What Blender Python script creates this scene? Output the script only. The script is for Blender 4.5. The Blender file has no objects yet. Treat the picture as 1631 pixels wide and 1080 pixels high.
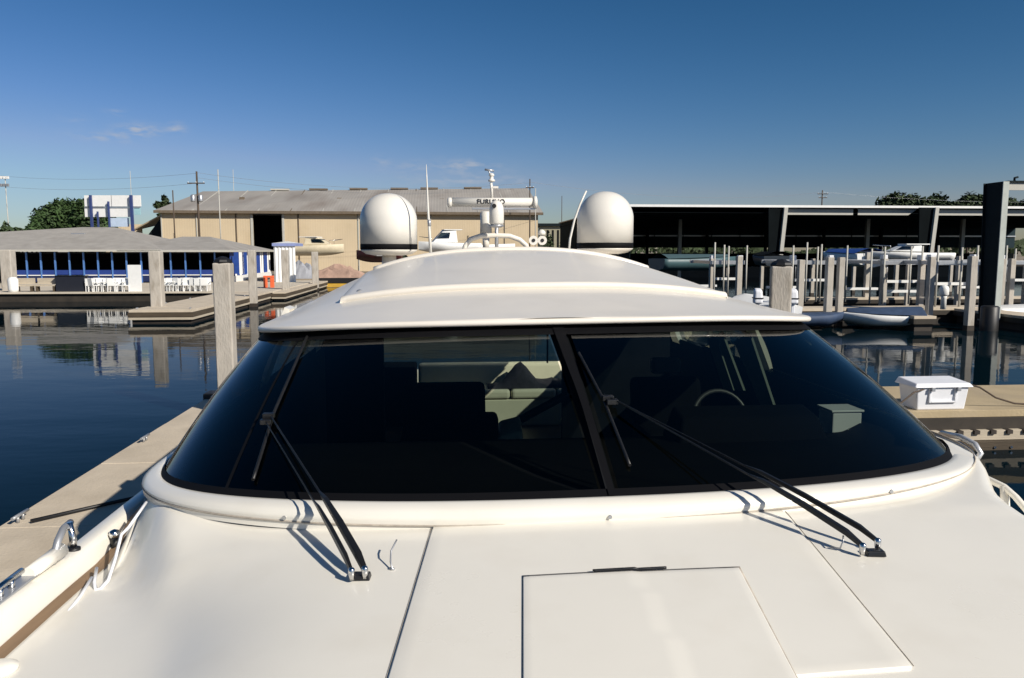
import bpy, bmesh, math, random
from mathutils import Vector, Matrix
random.seed(7)
R = math.radians
scene = bpy.context.scene
COL = scene.collection

# ------------------------------------------------------------------ camera
F = 1250.0; CX = 815.5; CY = 540.0; EYE = 3.4
TH = math.atan(140 / F)
cam = bpy.data.cameras.new('camera'); camo = bpy.data.objects.new('camera', cam); COL.objects.link(camo)
cam.sensor_width = 36; cam.lens = 36 * F / 1631
cam.clip_start = 0.05; cam.clip_end = 20000
camo.location = (0, 0, EYE); camo.rotation_euler = (R(90) - TH, 0, 0)
scene.camera = camo

# ------------------------------------------------------------------ light
SUN_EL = R(33); SUN_AZ = R(130)          # azimuth clockwise from the +Y view axis
world = bpy.data.worlds.new('World'); scene.world = world; world.use_nodes = True
wn = world.node_tree.nodes; wl = world.node_tree.links
wn.clear()
sky = wn.new('ShaderNodeTexSky'); sky.sky_type = 'NISHITA'; sky.sun_disc = False
sky.sun_elevation = SUN_EL; sky.sun_rotation = SUN_AZ
sky.air_density = 1.0; sky.dust_density = 0.35; sky.ozone_density = 3.0
bg = wn.new('ShaderNodeBackground'); bg.inputs['Strength'].default_value = 0.078
wo = wn.new('ShaderNodeOutputWorld')
sun = bpy.data.lights.new('sun', 'SUN'); sun.energy = 4.9; sun.angle = R(0.53); sun.color = (1, 0.93, 0.82)
suno = bpy.data.objects.new('sun', sun); COL.objects.link(suno)
sd = Vector((math.sin(SUN_AZ) * math.cos(SUN_EL), math.cos(SUN_AZ) * math.cos(SUN_EL), math.sin(SUN_EL)))
suno.rotation_euler = sd.to_track_quat('Z', 'Y').to_euler(); suno.location = (20, -20, 30)
vs = scene.view_settings; vs.view_transform = 'Standard'; vs.look = 'None'; vs.exposure = 0.25; vs.gamma = 1
scene.render.engine = 'CYCLES'

def mth(op, a, b=None, c=None):
    n = wn.new('ShaderNodeMath'); n.operation = op
    for i, x in enumerate((a, b, c)):
        if x is None: continue
        if isinstance(x, (int, float)): n.inputs[i].default_value = x
        else: wl.new(x, n.inputs[i])
    return n.outputs[0]
# thin cloud wisps low in the sky
geo = wn.new('ShaderNodeTexCoord'); sep = wn.new('ShaderNodeSeparateXYZ'); wl.new(geo.outputs['Generated'], sep.inputs[0])
azn = mth('ARCTAN2', sep.outputs[0], sep.outputs[1]); eln = mth('ARCSINE', sep.outputs[2])
noi = wn.new('ShaderNodeTexNoise'); noi.inputs['Scale'].default_value = 55; noi.inputs['Detail'].default_value = 6
mp = wn.new('ShaderNodeMapping'); mp.inputs['Scale'].default_value = (1, 1, 3.2); wl.new(geo.outputs['Generated'], mp.inputs[0]); wl.new(mp.outputs[0], noi.inputs['Vector'])
tot = None
for px, py, wx, wy, k in ((235, 213, 24, 8, .75), (182, 223, 34, 6, .45), (291, 210, 14, 7, .5), (135, 196, 14, 5, .25), (200, 185, 12, 5, .25), (738, 268, 52, 9, .5), (750, 291, 95, 10, .4), (612, 262, 12, 10, .28), (655, 270, 22, 8, .25)):
    a0 = math.atan((px - CX) / F); e0 = math.atan((400 - py) / F * math.cos(a0))
    dx = mth('DIVIDE', mth('SUBTRACT', azn, a0), wx / F); dy = mth('DIVIDE', mth('SUBTRACT', eln, e0), wy / F)
    r2 = mth('ADD', mth('MULTIPLY', dx, dx), mth('MULTIPLY', dy, dy))
    g = mth('MULTIPLY', mth('EXPONENT', mth('MULTIPLY', r2, -1.0)), k)
    tot = g if tot is None else mth('ADD', tot, g)
nn = mth('SUBTRACT', mth('MULTIPLY', noi.outputs['Fac'], 5.0), 2.0)
mask = mth('MULTIPLY', tot, mth('MAXIMUM', nn, 0.0)); mask = mth('MINIMUM', mask, 0.8)
mix = wn.new('ShaderNodeMix'); mix.data_type = 'RGBA'
# graded sky: polarised-looking deep blue
sc = wn.new('ShaderNodeSeparateColor'); wl.new(sky.outputs[0], sc.inputs[0]); cc = wn.new('ShaderNodeCombineColor')
for ch, (k_, g_) in enumerate(((.1254, 2.11), (.3125, 1.40), (.3106, 1.5))): wl.new(mth('MINIMUM', mth('MULTIPLY', mth('POWER', sc.outputs[ch], g_), k_), mth('MULTIPLY', sc.outputs[ch], (.62, .7, .85)[ch])), cc.inputs[ch])
wl.new(mask, mix.inputs['Factor']); wl.new(cc.outputs[0], mix.inputs['A']); mix.inputs['B'].default_value = (4.6, 5.0, 5.8, 1)
wl.new(mix.outputs['Result'], bg.inputs[0]); wl.new(bg.outputs[0], wo.inputs[0])

# ------------------------------------------------------------------ frames
PSI = R(5); CC = 0.71
cP, sP, cT, sT = math.cos(PSI), math.sin(PSI), math.cos(TH), math.sin(TH)
def M(p):                                   # marina frame (u right, v aft, z up) -> world
    u, v, z = p
    return Vector(((u + CC) * cP - v * sP, (u + CC) * sP + v * cP, z))
def Wd(p): return Vector(p)
def uv(X, Y): return (X * cP + Y * sP - CC, -X * sP + Y * cP)
def ray(px, py):
    dx = (px - CX) / F; dy = (CY - py) / F
    return (dx, cT + dy * sT, -sT + dy * cT)
def atY(px, py, Y):
    r = ray(px, py); t = Y / r[1]; return Vector((r[0] * t, Y, EYE + r[2] * t))
def atZ(px, py, z):
    r = ray(px, py); t = (z - EYE) / r[2]; return Vector((r[0] * t, r[1] * t, z))
def atV(px, py, v):                         # plane v=const of marina frame -> (u, v, z)
    r = ray(px, py); du = r[0] * cP + r[1] * sP; dv = -r[0] * sP + r[1] * cP
    v0 = 0.0; t = (v - v0) / dv
    return Vector((du * t - CC, v, EYE + r[2] * t))
def atU(px, py, u):
    r = ray(px, py); du = r[0] * cP + r[1] * sP; dv = -r[0] * sP + r[1] * cP
    t = (u + CC) / du; return Vector((u, dv * t, EYE + r[2] * t))

# ------------------------------------------------------------------ materials
MATS = {}
def mat(name, col, rough=0.6, metal=0, var=0.08, scale=3.0, bump=0.0, bscale=40, spec=0.5, coat=0, emis=None, stain=None, stretch=(1, 1, 1)):
    if name in MATS: return MATS[name]
    m = bpy.data.materials.new(name); m.use_nodes = True; n = m.node_tree.nodes; l = m.node_tree.links
    b = n['Principled BSDF']; b.inputs['Roughness'].default_value = rough; b.inputs['Metallic'].default_value = metal
    b.inputs['Specular IOR Level'].default_value = spec; b.inputs['Coat Weight'].default_value = coat; b.inputs['Coat Roughness'].default_value = 0.06
    tc = n.new('ShaderNodeTexCoord'); mp = n.new('ShaderNodeMapping'); mp.inputs['Scale'].default_value = stretch
    l.new(tc.outputs['Object'], mp.inputs[0])
    t = n.new('ShaderNodeTexNoise'); t.inputs['Scale'].default_value = scale; t.inputs['Detail'].default_value = 6; t.inputs['Roughness'].default_value = .62
    l.new(mp.outputs[0], t.inputs['Vector'])
    r = n.new('ShaderNodeValToRGB'); c = Vector(col)
    r.color_ramp.elements[0].position = 0.3; r.color_ramp.elements[1].position = 0.7
    r.color_ramp.elements[0].color = (*(c * (1 - var)), 1); r.color_ramp.elements[1].color = (*(c * (1 + var)), 1)
    l.new(t.outputs['Fac'], r.inputs[0]); out = r.outputs[0]
    if stain:                                # (colour, amount, scale)
        t2 = n.new('ShaderNodeTexNoise'); t2.inputs['Scale'].default_value = stain[2]; t2.inputs['Detail'].default_value = 8; l.new(mp.outputs[0], t2.inputs['Vector'])
        r2 = n.new('ShaderNodeMapRange'); r2.inputs['From Min'].default_value = .5; r2.inputs['From Max'].default_value = .72; r2.inputs['To Max'].default_value = stain[1]
        l.new(t2.outputs['Fac'], r2.inputs['Value'])
        mx = n.new('ShaderNodeMix'); mx.data_type = 'RGBA'; l.new(r2.outputs[0], mx.inputs['Factor']); l.new(out, mx.inputs['A']); mx.inputs['B'].default_value = (*stain[0], 1); out = mx.outputs['Result']
    l.new(out, b.inputs['Base Color'])
    rr = n.new('ShaderNodeMapRange'); rr.inputs['To Min'].default_value = max(0.02, rough - .08); rr.inputs['To Max'].default_value = min(1, rough + .08)
    l.new(t.outputs['Fac'], rr.inputs['Value']); l.new(rr.outputs[0], b.inputs['Roughness'])
    if bump:
        t3 = n.new('ShaderNodeTexNoise'); t3.inputs['Scale'].default_value = bscale; t3.inputs['Detail'].default_value = 5; l.new(mp.outputs[0], t3.inputs['Vector'])
        bp = n.new('ShaderNodeBump'); bp.inputs['Strength'].default_value = bump; bp.inputs['Distance'].default_value = 0.02
        l.new(t3.outputs['Fac'], bp.inputs['Height']); l.new(bp.outputs[0], b.inputs['Normal'])
    if emis: b.inputs['Emission Color'].default_value = (*emis, 1); b.inputs['Emission Strength'].default_value = 1
    MATS[name] = m; return m

gel = mat('gelcoat', (.765, .735, .66), .3, var=.022, scale=1.3, coat=.25, bump=.012, bscale=5, stain=((.60, .55, .46), .25, 2.3))
gelroof = mat('gelcoat_roof', (.73, .685, .61), .34, var=.02, scale=1.1, coat=.15, bump=.01, bscale=4, stain=((.58, .54, .47), .3, 1.7))
domew = mat('dome_white', (.68, .655, .60), .32, var=.02, coat=.2)
black = mat('black_rubber', (.008, .008, .009), .5, var=.3, scale=20)
blackp = mat('black_paint', (.010, .010, .011), .3, var=.2, scale=20)
frit = mat('black_frit', (.004, .004, .005), .7, spec=.12)
seam = mat('seam_sealant', (.36, .32, .27), .8, var=.3, scale=15)
chrome = mat('stainless', (.62, .62, .62), .16, 1, var=.05)
alum = mat('aluminium_grey', (.42, .43, .45), .38, .6, var=.08)
concrete = mat('pile_concrete', (.42, .385, .335), .85, var=.14, scale=5, bump=.5, bscale=30, stain=((.22, .185, .14), .7, 4), stretch=(1, 1, .3))
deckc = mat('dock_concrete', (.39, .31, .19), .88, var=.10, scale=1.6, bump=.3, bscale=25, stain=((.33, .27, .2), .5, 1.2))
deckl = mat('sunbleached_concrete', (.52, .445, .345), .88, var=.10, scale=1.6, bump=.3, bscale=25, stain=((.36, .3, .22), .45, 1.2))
fascia = mat('dock_timber', (.065, .048, .03), .85, var=.35, scale=2.5, bump=.4, bscale=20, stretch=(.3, .3, 3))
lightbeam = mat('pale_timber', (.44, .38, .29), .8, var=.2, scale=2, bump=.3, bscale=20, stretch=(.3, .3, 3))
darkband = mat('wet_dark_timber', (.03, .022, .016), .7, var=.4, scale=4)
quaytop = mat('quay_concrete', (.52, .46, .37), .9, var=.12, scale=.6, bump=.2, bscale=8)
landm = mat('yard_ground', (.24, .20, .15), .95, var=.3, scale=.15, bump=.3, bscale=3)
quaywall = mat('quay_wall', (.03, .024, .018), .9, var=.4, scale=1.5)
shingle = mat('roof_shingle', (.305, .288, .265), .9, var=.12, scale=1.2, bump=.4, bscale=8, stain=((.2, .18, .16), .5, .4))
blue = mat('blue_paint', (.012, .05, .24), .5, var=.15)
bluepost = mat('post_blue_white', (.07, .17, .42), .5, var=.2)
white = mat('white_paint', (.76, .76, .74), .5, var=.04)
whitepl = mat('white_plastic', (.74, .75, .78), .4, var=.04)
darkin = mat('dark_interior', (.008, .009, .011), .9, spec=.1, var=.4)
beigew = mat('warehouse_siding', (.53, .43, .29), .75, var=.06, scale=.25, stain=((.42, .33, .2), .4, .3))
roofm = mat('warehouse_roof', (.31, .29, .265), .7, var=.16, scale=.18, stain=((.17, .14, .12), .7, .25), stretch=(1, .25, 1))
trim = mat('brown_trim', (.13, .10, .07), .8, var=.2)
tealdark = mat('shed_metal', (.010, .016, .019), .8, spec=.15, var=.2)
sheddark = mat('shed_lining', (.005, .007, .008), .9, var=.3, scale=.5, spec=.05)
fasciam = mat('shed_fascia', (.42, .41, .37), .6, var=.06)
slipfas = mat('slip_timber', (.03, .024, .018), .85, var=.35, scale=2.5)
wood = mat('pole_wood', (.075, .055, .04), .9, var=.3, stretch=(1, 1, .2))
leaf = mat('leaves', (.03, .062, .014), .75, var=.55, scale=.9)
leafd = mat('leaves_dark', (.03, .05, .016), .8, var=.55, scale=.7)
orange = mat('orange_plastic', (.75, .13, .04), .6)
navy = mat('navy_cover', (.03, .055, .11), .7, var=.2)
maroon = mat('maroon_hull', (.045, .008, .008), .4)
yellow = mat('yellow_boom', (.55, .33, .04), .6)
rubble = mat('rubble', (.33, .22, .17), .95, var=.3, scale=1.2, bump=.5, bscale=4)
sofam = mat('cream_leather', (.68, .64, .48), .5, var=.05, bump=.1, bscale=12)
sofad = mat('dark_upholstery', (.004, .004, .005), .9, spec=.1, var=.3)
floorm = mat('cabin_floor', (.04, .025, .015), .4, var=.3, stretch=(4, .3, 1))
jacket = mat('dark_cloth', (.02, .018, .026), .9, var=.5, scale=9, bump=.6, bscale=12)
teak = mat('teak_gutter', (.20, .13, .075), .7, var=.2, scale=8, stretch=(3, .3, 1))

def corrugate(m, axis, freq, strength=.4):
    n = m.node_tree.nodes; l = m.node_tree.links; b = n['Principled BSDF']
    tc = n.new('ShaderNodeTexCoord'); w = n.new('ShaderNodeTexWave'); w.bands_direction = axis; w.inputs['Scale'].default_value = freq; w.wave_profile = 'SIN'
    mp = n.new('ShaderNodeMapping'); mp.inputs['Rotation'].default_value = (0, 0, -PSI)
    l.new(tc.outputs['Object'], mp.inputs[0]); l.new(mp.outputs[0], w.inputs['Vector'])
    bp = n.new('ShaderNodeBump'); bp.inputs['Strength'].default_value = strength; bp.inputs['Distance'].default_value = .04
    l.new(w.outputs['Fac'], bp.inputs['Height']); l.new(bp.outputs[0], b.inputs['Normal'])
corrugate(beigew, 'X', 1.0, .12); corrugate(roofm, 'X', .8, .25); corrugate(tealdark, 'X', 1.2)

def glassmat(name, tint, rough=.0, ior=1.5):
    m = bpy.data.materials.new(name); m.use_nodes = True; n = m.node_tree.nodes; l = m.node_tree.links; n.clear()
    o = n.new('ShaderNodeOutputMaterial'); mx = n.new('ShaderNodeMixShader'); t = n.new('ShaderNodeBsdfTransparent'); g = n.new('ShaderNodeBsdfGlossy')
    fr = n.new('ShaderNodeFresnel'); fr.inputs['IOR'].default_value = ior
    t.inputs[0].default_value = (*tint, 1); g.inputs['Roughness'].default_value = rough; g.inputs[0].default_value = (1, 1, 1, 1)
    no = n.new('ShaderNodeTexNoise'); no.inputs['Scale'].default_value = 1.3; tc = n.new('ShaderNodeTexCoord'); l.new(tc.outputs['Object'], no.inputs['Vector'])
    bp = n.new('ShaderNodeBump'); bp.inputs['Strength'].default_value = .03; bp.inputs['Distance'].default_value = .02; l.new(no.outputs['Fac'], bp.inputs['Height']); l.new(bp.outputs[0], g.inputs['Normal'])
    l.new(fr.outputs[0], mx.inputs[0]); l.new(t.outputs[0], mx.inputs[1]); l.new(g.outputs[0], mx.inputs[2]); l.new(mx.outputs[0], o.inputs[0])
    return m
glass = glassmat('windshield_glass', (.42, .47, .43), .02, 1.28)
sideglass = glassmat('side_glass', (.55, .62, .62), .02)
pane = glassmat('boat_pane', (.25, .3, .32), .03)

# water
wm = bpy.data.materials.new('water'); wm.use_nodes = True; n = wm.node_tree.nodes; l = wm.node_tree.links; b = n['Principled BSDF']
b.inputs['Base Color'].default_value = (.0012, .007, .011, 1); b.inputs['Roughness'].default_value = .025; b.inputs['IOR'].default_value = 1.095
tc = n.new('ShaderNodeTexCoord'); mp = n.new('ShaderNodeMapping'); mp.inputs['Scale'].default_value = (.5, 1.0, 1); l.new(tc.outputs['Object'], mp.inputs[0])
n1 = n.new('ShaderNodeTexNoise'); n1.inputs['Scale'].default_value = .55; n1.inputs['Detail'].default_value = 3
n2 = n.new('ShaderNodeTexNoise'); n2.inputs['Scale'].default_value = .09; n2.inputs['Detail'].default_value = 2
n3 = n.new('ShaderNodeTexNoise'); n3.inputs['Scale'].default_value = 5; n3.inputs['Detail'].default_value = 3
for q in (n1, n2, n3): l.new(mp.outputs[0], q.inputs['Vector'])
mm = n.new('ShaderNodeMath'); mm.operation = 'MULTIPLY'; l.new(n1.outputs['Fac'], mm.inputs[0]); l.new(n2.outputs['Fac'], mm.inputs[1])
m3 = n.new('ShaderNodeMath'); m3.operation = 'MULTIPLY_ADD'; m3.inputs[1].default_value = .05; l.new(n3.outputs['Fac'], m3.inputs[0]); l.new(mm.outputs[0], m3.inputs[2])
bp = n.new('ShaderNodeBump'); bp.inputs['Strength'].default_value = .5; bp.inputs['Distance'].default_value = .05
l.new(m3.outputs[0], bp.inputs['Height']); l.new(bp.outputs[0], b.inputs['Normal'])

# ------------------------------------------------------------------ mesh builder
def wloc(o):
    p = Vector((0, 0, 0))
    while o: p += o.location; o = o.parent
    return p
class MB:
    def __init__(s, xf=M): s.v = []; s.f = []; s.xf = xf; s.sm = []
    def add(s, vs, fs, smooth=False):
        b = len(s.v); s.v += [s.xf(p) for p in vs]
        for f in fs: s.f.append([b + i for i in f]); s.sm.append(smooth)
        return s
    def box(s, x0, x1, y0, y1, z0, z1):
        return s.add([(x0, y0, z0), (x1, y0, z0), (x1, y1, z0), (x0, y1, z0), (x0, y0, z1), (x1, y0, z1), (x1, y1, z1), (x0, y1, z1)],
                     [(3, 2, 1, 0), (4, 5, 6, 7), (0, 1, 5, 4), (1, 2, 6, 5), (2, 3, 7, 6), (3, 0, 4, 7)])
    def hexa(s, p):
        return s.add(p, [(3, 2, 1, 0), (4, 5, 6, 7), (0, 1, 5, 4), (1, 2, 6, 5), (2, 3, 7, 6), (3, 0, 4, 7)])
    def grid(s, rows, smooth=True, flip=False, close=False):
        nr, nc = len(rows), len(rows[0]); fs = []
        for i in range(nr - 1):
            for j in range(nc if close else nc - 1):
                k = (j + 1) % nc
                q = (i * nc + j, i * nc + k, (i + 1) * nc + k, (i + 1) * nc + j)
                fs.append(q[::-1] if flip else q)
        return s.add([p for r in rows for p in r], fs, smooth)
    def tube(s, pts, r, n=8, cap=True, smooth=True):
        pts = [Vector(p) for p in pts]; rr = r if isinstance(r, (list, tuple)) else [r] * len(pts); rows = []; prev = None
        for i, p in enumerate(pts):
            d = (pts[min(i + 1, len(pts) - 1)] - pts[max(i - 1, 0)]).normalized()
            up = Vector((0, 0, 1)) if abs(d.z) < .9 else Vector((1, 0, 0))
            if prev is not None: up = prev
            a = d.cross(up).normalized(); bb = a.cross(d).normalized(); prev = bb
            rows.append([p + (a * math.cos(2 * math.pi * k / n) + bb * math.sin(2 * math.pi * k / n)) * rr[i] for k in range(n)])
        s.grid(rows, smooth, close=True)
        if cap: s.add(rows[0], [tuple(range(n))]); s.add(rows[-1], [tuple(range(n))[::-1]])
        return s
    def lathe(s, prof, c, n=24, smooth=True):
        rows = [[(c[0] + r * math.cos(2 * math.pi * k / n), c[1] + r * math.sin(2 * math.pi * k / n), c[2] + z) for k in range(n)] for r, z in prof]
        s.grid(rows, smooth, close=True, flip=False)
        if prof[0][0] > 1e-4: s.add(rows[0], [tuple(range(n))[::-1]])
        if prof[-1][0] > 1e-4: s.add(rows[-1], [tuple(range(n))])
        return s
    def build(s, name, m, parent=None, bevel=0, auto=True, solid=0, loc=None):
        me = bpy.data.meshes.new(name); o = bpy.data.objects.new(name, me); COL.objects.link(o)
        off = Vector((0, 0, 0))
        if parent is not None: off = wloc(parent); o.parent = parent
        elif loc is not None: off = Vector(loc); o.location = off
        me.from_pydata([tuple(v - off) for v in s.v], [], s.f)
        for p, q in zip(me.polygons, s.sm): p.use_smooth = q
        me.materials.append(m); me.validate(); me.update()
        bm = bmesh.new(); bm.from_mesh(me); bmesh.ops.remove_doubles(bm, verts=bm.verts, dist=1e-5)
        if auto: bmesh.ops.recalc_face_normals(bm, faces=bm.faces)
        bm.to_mesh(me); bm.free()
        if solid:
            md = o.modifiers.new('solid', 'SOLIDIFY'); md.thickness = solid; md.offset = -1
        if bevel:
            md = o.modifiers.new('bevel', 'BEVEL'); md.width = bevel; md.segments = 3; md.limit_method = 'ANGLE'; md.angle_limit = R(35); md.harden_normals = False
        return o
def tag(o, label=None, cat=None, group=None, kind=None):
    if label: o['label'] = label
    if cat: o['category'] = cat
    if group: o['group'] = group
    if kind: o['kind'] = kind
    return o
def thing(name, loc, label, cat, group=None):
    o = bpy.data.objects.new(name, None); COL.objects.link(o); o.location = loc; o.empty_display_size = .2
    return tag(o, label, cat, group)
def copy_tree(o, loc=None, rz=None, label=None, parent=None):
    c = o.copy(); COL.objects.link(c)
    if parent is not None: c.parent = parent
    if loc is not None: c.location = loc
    if rz is not None: c.rotation_euler = (0, 0, rz)
    if label: c['label'] = label
    for ch in list(o.children): copy_tree(ch, parent=c)
    return c
def share(o, name=None):
    pass

# ================================================================== SETTING
MB(Wd).add([(-4000, -600, 0), (4000, -600, 0), (4000, 6000, 0), (-4000, 6000, 0)], [(0, 1, 2, 3)]).build('water', wm)
tag(bpy.data.objects['water'], kind='structure')
ZQ = 0.65
def block(name, pts, z1, m, zb=-.6):
    n_ = len(pts); b_ = MB(M)
    b_.add([(p[0], p[1], z1) for p in pts] + [(p[0], p[1], zb) for p in pts], [tuple(range(n_))] + [(i, (i + 1) % n_, n_ + (i + 1) % n_, n_ + i) for i in range(n_)])
    return tag(b_.build(name, m), kind='structure')
UQ = -12.5     # right edge of restaurant quay / pier
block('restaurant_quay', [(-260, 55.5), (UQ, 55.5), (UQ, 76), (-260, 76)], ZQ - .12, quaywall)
block('quay_pavement', [(-260, 55.3), (UQ + .1, 55.3), (UQ + .1, 76.02), (-260, 76.02)], ZQ, quaytop, ZQ - .11)
block('land', [(-3000, 76.03), (8, 76.03), (8, 150), (3000, 150), (3000, 5500), (-3000, 5500)], ZQ + .12, landm)

# ================================================================== YACHT
# plan curves
def plan(a, U, L, v0, n, ext=0):
    # a in [-1-ext, 1+ext]; beyond +-1 runs straight aft
    t = max(-1, min(1, a)) * math.pi / 2
    u = U * math.copysign(abs(math.sin(t)) ** (2 / n), math.sin(t)); v = v0 + L * (1 - abs(math.cos(t)) ** (2 / n))
    if abs(a) > 1: v += (abs(a) - 1) * 10
    return u, v
def hb(u): return 1.089 - .0121 * u + .0053 * u * u + .0022 * u ** 4
def hc(u): return 1.167 - .0194 * u - .0066 * u * u + .0018 * u ** 4
def hl(u): return .462 - .012 * u + .0018 * u * u + .0046 * u ** 4
def ss(x): x = max(0, min(1, x)); return x * x * (3 - 2 * x)
def hdeck(u, v):
    top = 1.17 + .088 * (3.25 - v) + .014 * u * u - .0194 * u
    if v > 3.25: top = 1.17 - .01 * (v - 3.25) + .012 * u * u * max(0, 1 - (v - 3.25)) - .0194 * u
    if u < 0:
        ue = 1.84 + .34 * ss((v - 3.2) / 1.1); side = 1.455 + .035 * ss((v - 2.7) / 1.2)
        wid = .30 + .95 * (1 - ss((v - 1.7) / 1.1)); ue -= .7 * (1 - ss((v - 1.7) / 1.1))
        side += .03 * max(0, -u - 1.75) * (1 - ss((v - 2.8) / .8)) - .01
        top += .0068 * u ** 6 * ss((3.75 - v) / 1.1)
        d_ = top - side; top = side + .5 * (d_ - math.sqrt(d_ * d_ + .0036)) + .0
        k = ss((-u - ue) / wid); low = side
    else:
        ue = 1.90 + .36 * ss((v - 3.3) / .9); wid = .26 + .3 * (1 - ss((v - 1.6) / 1.2))
        k = ss((u - ue) / wid); low = 1.75
    front = max(0, 1.8 - v) * .02
    return top * (1 - k) + max(top, low) * k + front
def hit(px, py, off=0.0):
    r = ray(px, py); du = r[0] * cP + r[1] * sP; dv = -r[0] * sP + r[1] * cP
    t = 1.2
    while t < 9:
        u, v, h = du * t - CC, dv * t, -r[2] * t
        if h >= hdeck(u, v) - off: break
        t += .004
    return u, v
Y0 = M((0, 6, 0))
yacht = thing('motor_yacht', Y0, 'cream white motor yacht with dark wraparound windshield and two domes, seen from its own foredeck', 'yacht')

# --- deck moulding
us = [-2.42 + i * 4.84 / 110 for i in range(111)]; vv = [-3 + j * 8.4 / 120 for j in range(121)]
def zd(u, v, o=0): return EYE - hdeck(u, v) + o
def v_front(u):                             # deck stops under the windshield rim
    if abs(u) >= 2.28: return 99
    return 3.36 + 1.4 * (1 - (1 - (abs(u) / 2.30) ** 2.4) ** (1 / 2.4))
g = MB(M).grid([[(u * (1 if v > 1 else 1 - .07 * (1 - v) ** 1.3), v, zd(u, v)) for u in us] for v in (-3 + (min(5.4, v_front(0)) + 3) * j / 100 for j in range(101))])
rows = []
for t in range(25):
    rows.append([(lambda a: (u, a, zd(u, a)))(v_front(0) + (min(v_front(u), 6.0) - v_front(0)) * t / 24) for u in us])
g.grid(rows)
g.build('foredeck', gel, yacht)
# hull sides
def hullw(v): return 2.44 if v > 1 else 2.44 - .045 * (1 - v) ** 1.9
hv = [-4 + i * .8 for i in range(26)]
for sg in (-1, 1):
    rows = [[(sg * (hullw(v) - .45 * (1 - t) ** 1.5 * (1 if v < 12 else 1)), v, -.3 + ((1.90 if v < 11.5 else 1.45) + .3) * t) for t in (0, .2, .4, .6, .8, 1)] for v in hv]
    MB(M).grid(rows).build('hull_side', gel, yacht, solid=.05)
MB(M).box(-2.3, 2.3, 15.9, 16, -.3, 1.0).build('transom', gel, yacht, .02)
# port bulwark with inner face and cap, starboard gunwale
def wall_top(v): return EYE - (1.335 + .035 * ss((v - 2.95) / .6))
rows = []
for i in range(60):
    v = -2 + i * .22; zt = wall_top(v); w = 0 if v > 1 else .045 * (1 - v) ** 1.9
    rows.append([(-2.352 + w, v, 1.86), (-2.368 + w, v, zt - .03), (-2.38 + w, v, zt - .008), (-2.395 + w, v, zt), (-2.45 + w, v, zt + .004), (-2.47 + w, v, zt - .012), (-2.475 + w, v, zt - .1), (-2.42 + w, v, 1.5)])
MB(M).grid(rows).build('bulwark', gel, yacht)
rows = []
for i in range(60):
    v = -2 + i * .22; w = 0 if v > 1 else .045 * (1 - v) ** 1.9
    rows.append([(-2.30 + w, v, zd(-2.30, v) + .004), (-2.33 + w, v, zd(-2.33, v) + .006), (-2.356 + w, v, zd(-2.35, v) + .010)])
MB(M).grid(rows).build('teak_strip', teak, yacht)
rows = []
for i in range(31):
    v = -2 + i * .22; zt = EYE - 1.62; w = 0 if v > 1 else .045 * (1 - v) ** 1.9
    rows.append([(2.30 - w, v, zt - .15), (2.36 - w, v, zt), (2.48 - w, v, zt + .02), (2.60 - w, v, zt - .02), (2.64 - w, v, zt - .12)])
MB(M).grid(rows).build('gunwale', gel, yacht)

# --- raised deck panel + hatch
def quadpanel(name, corners, off, m, parent, th=.015, n_=26, bevel=.004):
    C_ = [hit(*c, off) for c in corners]; b_ = MB(M)
    def bl(s, t):
        a0 = [C_[0][k] * (1 - s) + C_[1][k] * s for k in (0, 1)]; a1 = [C_[3][k] * (1 - s) + C_[2][k] * s for k in (0, 1)]
        return [a0[k] * (1 - t) + a1[k] * t for k in (0, 1)]
    top = [[(lambda p: (p[0], p[1], zd(p[0], p[1], off)))(bl(i / n_, j / n_)) for i in range(n_ + 1)] for j in range(n_ + 1)]
    b_.grid(top)
    edge = [top[0][i] for i in range(n_ + 1)] + [top[j][n_] for j in range(1, n_ + 1)] + [top[n_][i] for i in range(n_ - 1, -1, -1)] + [top[j][0] for j in range(n_ - 1, 0, -1)]
    low = [(p[0], p[1], p[2] - th) for p in edge]
    b_.grid([edge, low], smooth=False, close=True)
    return b_.build(name, m, parent, bevel)
quadpanel('deck_panel', [(690, 838), (1245, 811), (1453, 1062), (600, 1141)], .010, gel, yacht, .02)
def line_on_deck(name, pts, r, off, m, parent, n_=30):
    P = []
    for a, b_ in zip(pts[:-1], pts[1:]):
        A = hit(*a); B = hit(*b_)
        for i in range(n_): t = i / n_; P.append((A[0] + (B[0] - A[0]) * t, A[1] + (B[1] - A[1]) * t))
    P.append(hit(*pts[-1]))
    return MB(M).tube([(u, v, zd(u, v, off)) for u, v in P], r, 6).build(name, m, parent)
quadpanel('hatch_gasket', [(831.7, 917.3), (1178.3, 902.3), (1277, 1092), (831.5, 1093)], .0125, seam, yacht, .006, bevel=0)
hatch = quadpanel('deck_hatch', [(833, 918.5), (1177, 903.5), (1275, 1090), (833, 1090)], .017, gel, yacht, .008)
line_on_deck('hatch_hinge', [(944, 918), (1061, 913)], .0055, .022, blackp, hatch)
line_on_deck('panel_seam', [(688, 838), (597, 1141)], .0016, .0006, seam, yacht)
line_on_deck('panel_seam', [(1248, 812), (1456, 1062)], .0016, .0005, seam, yacht)

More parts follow.
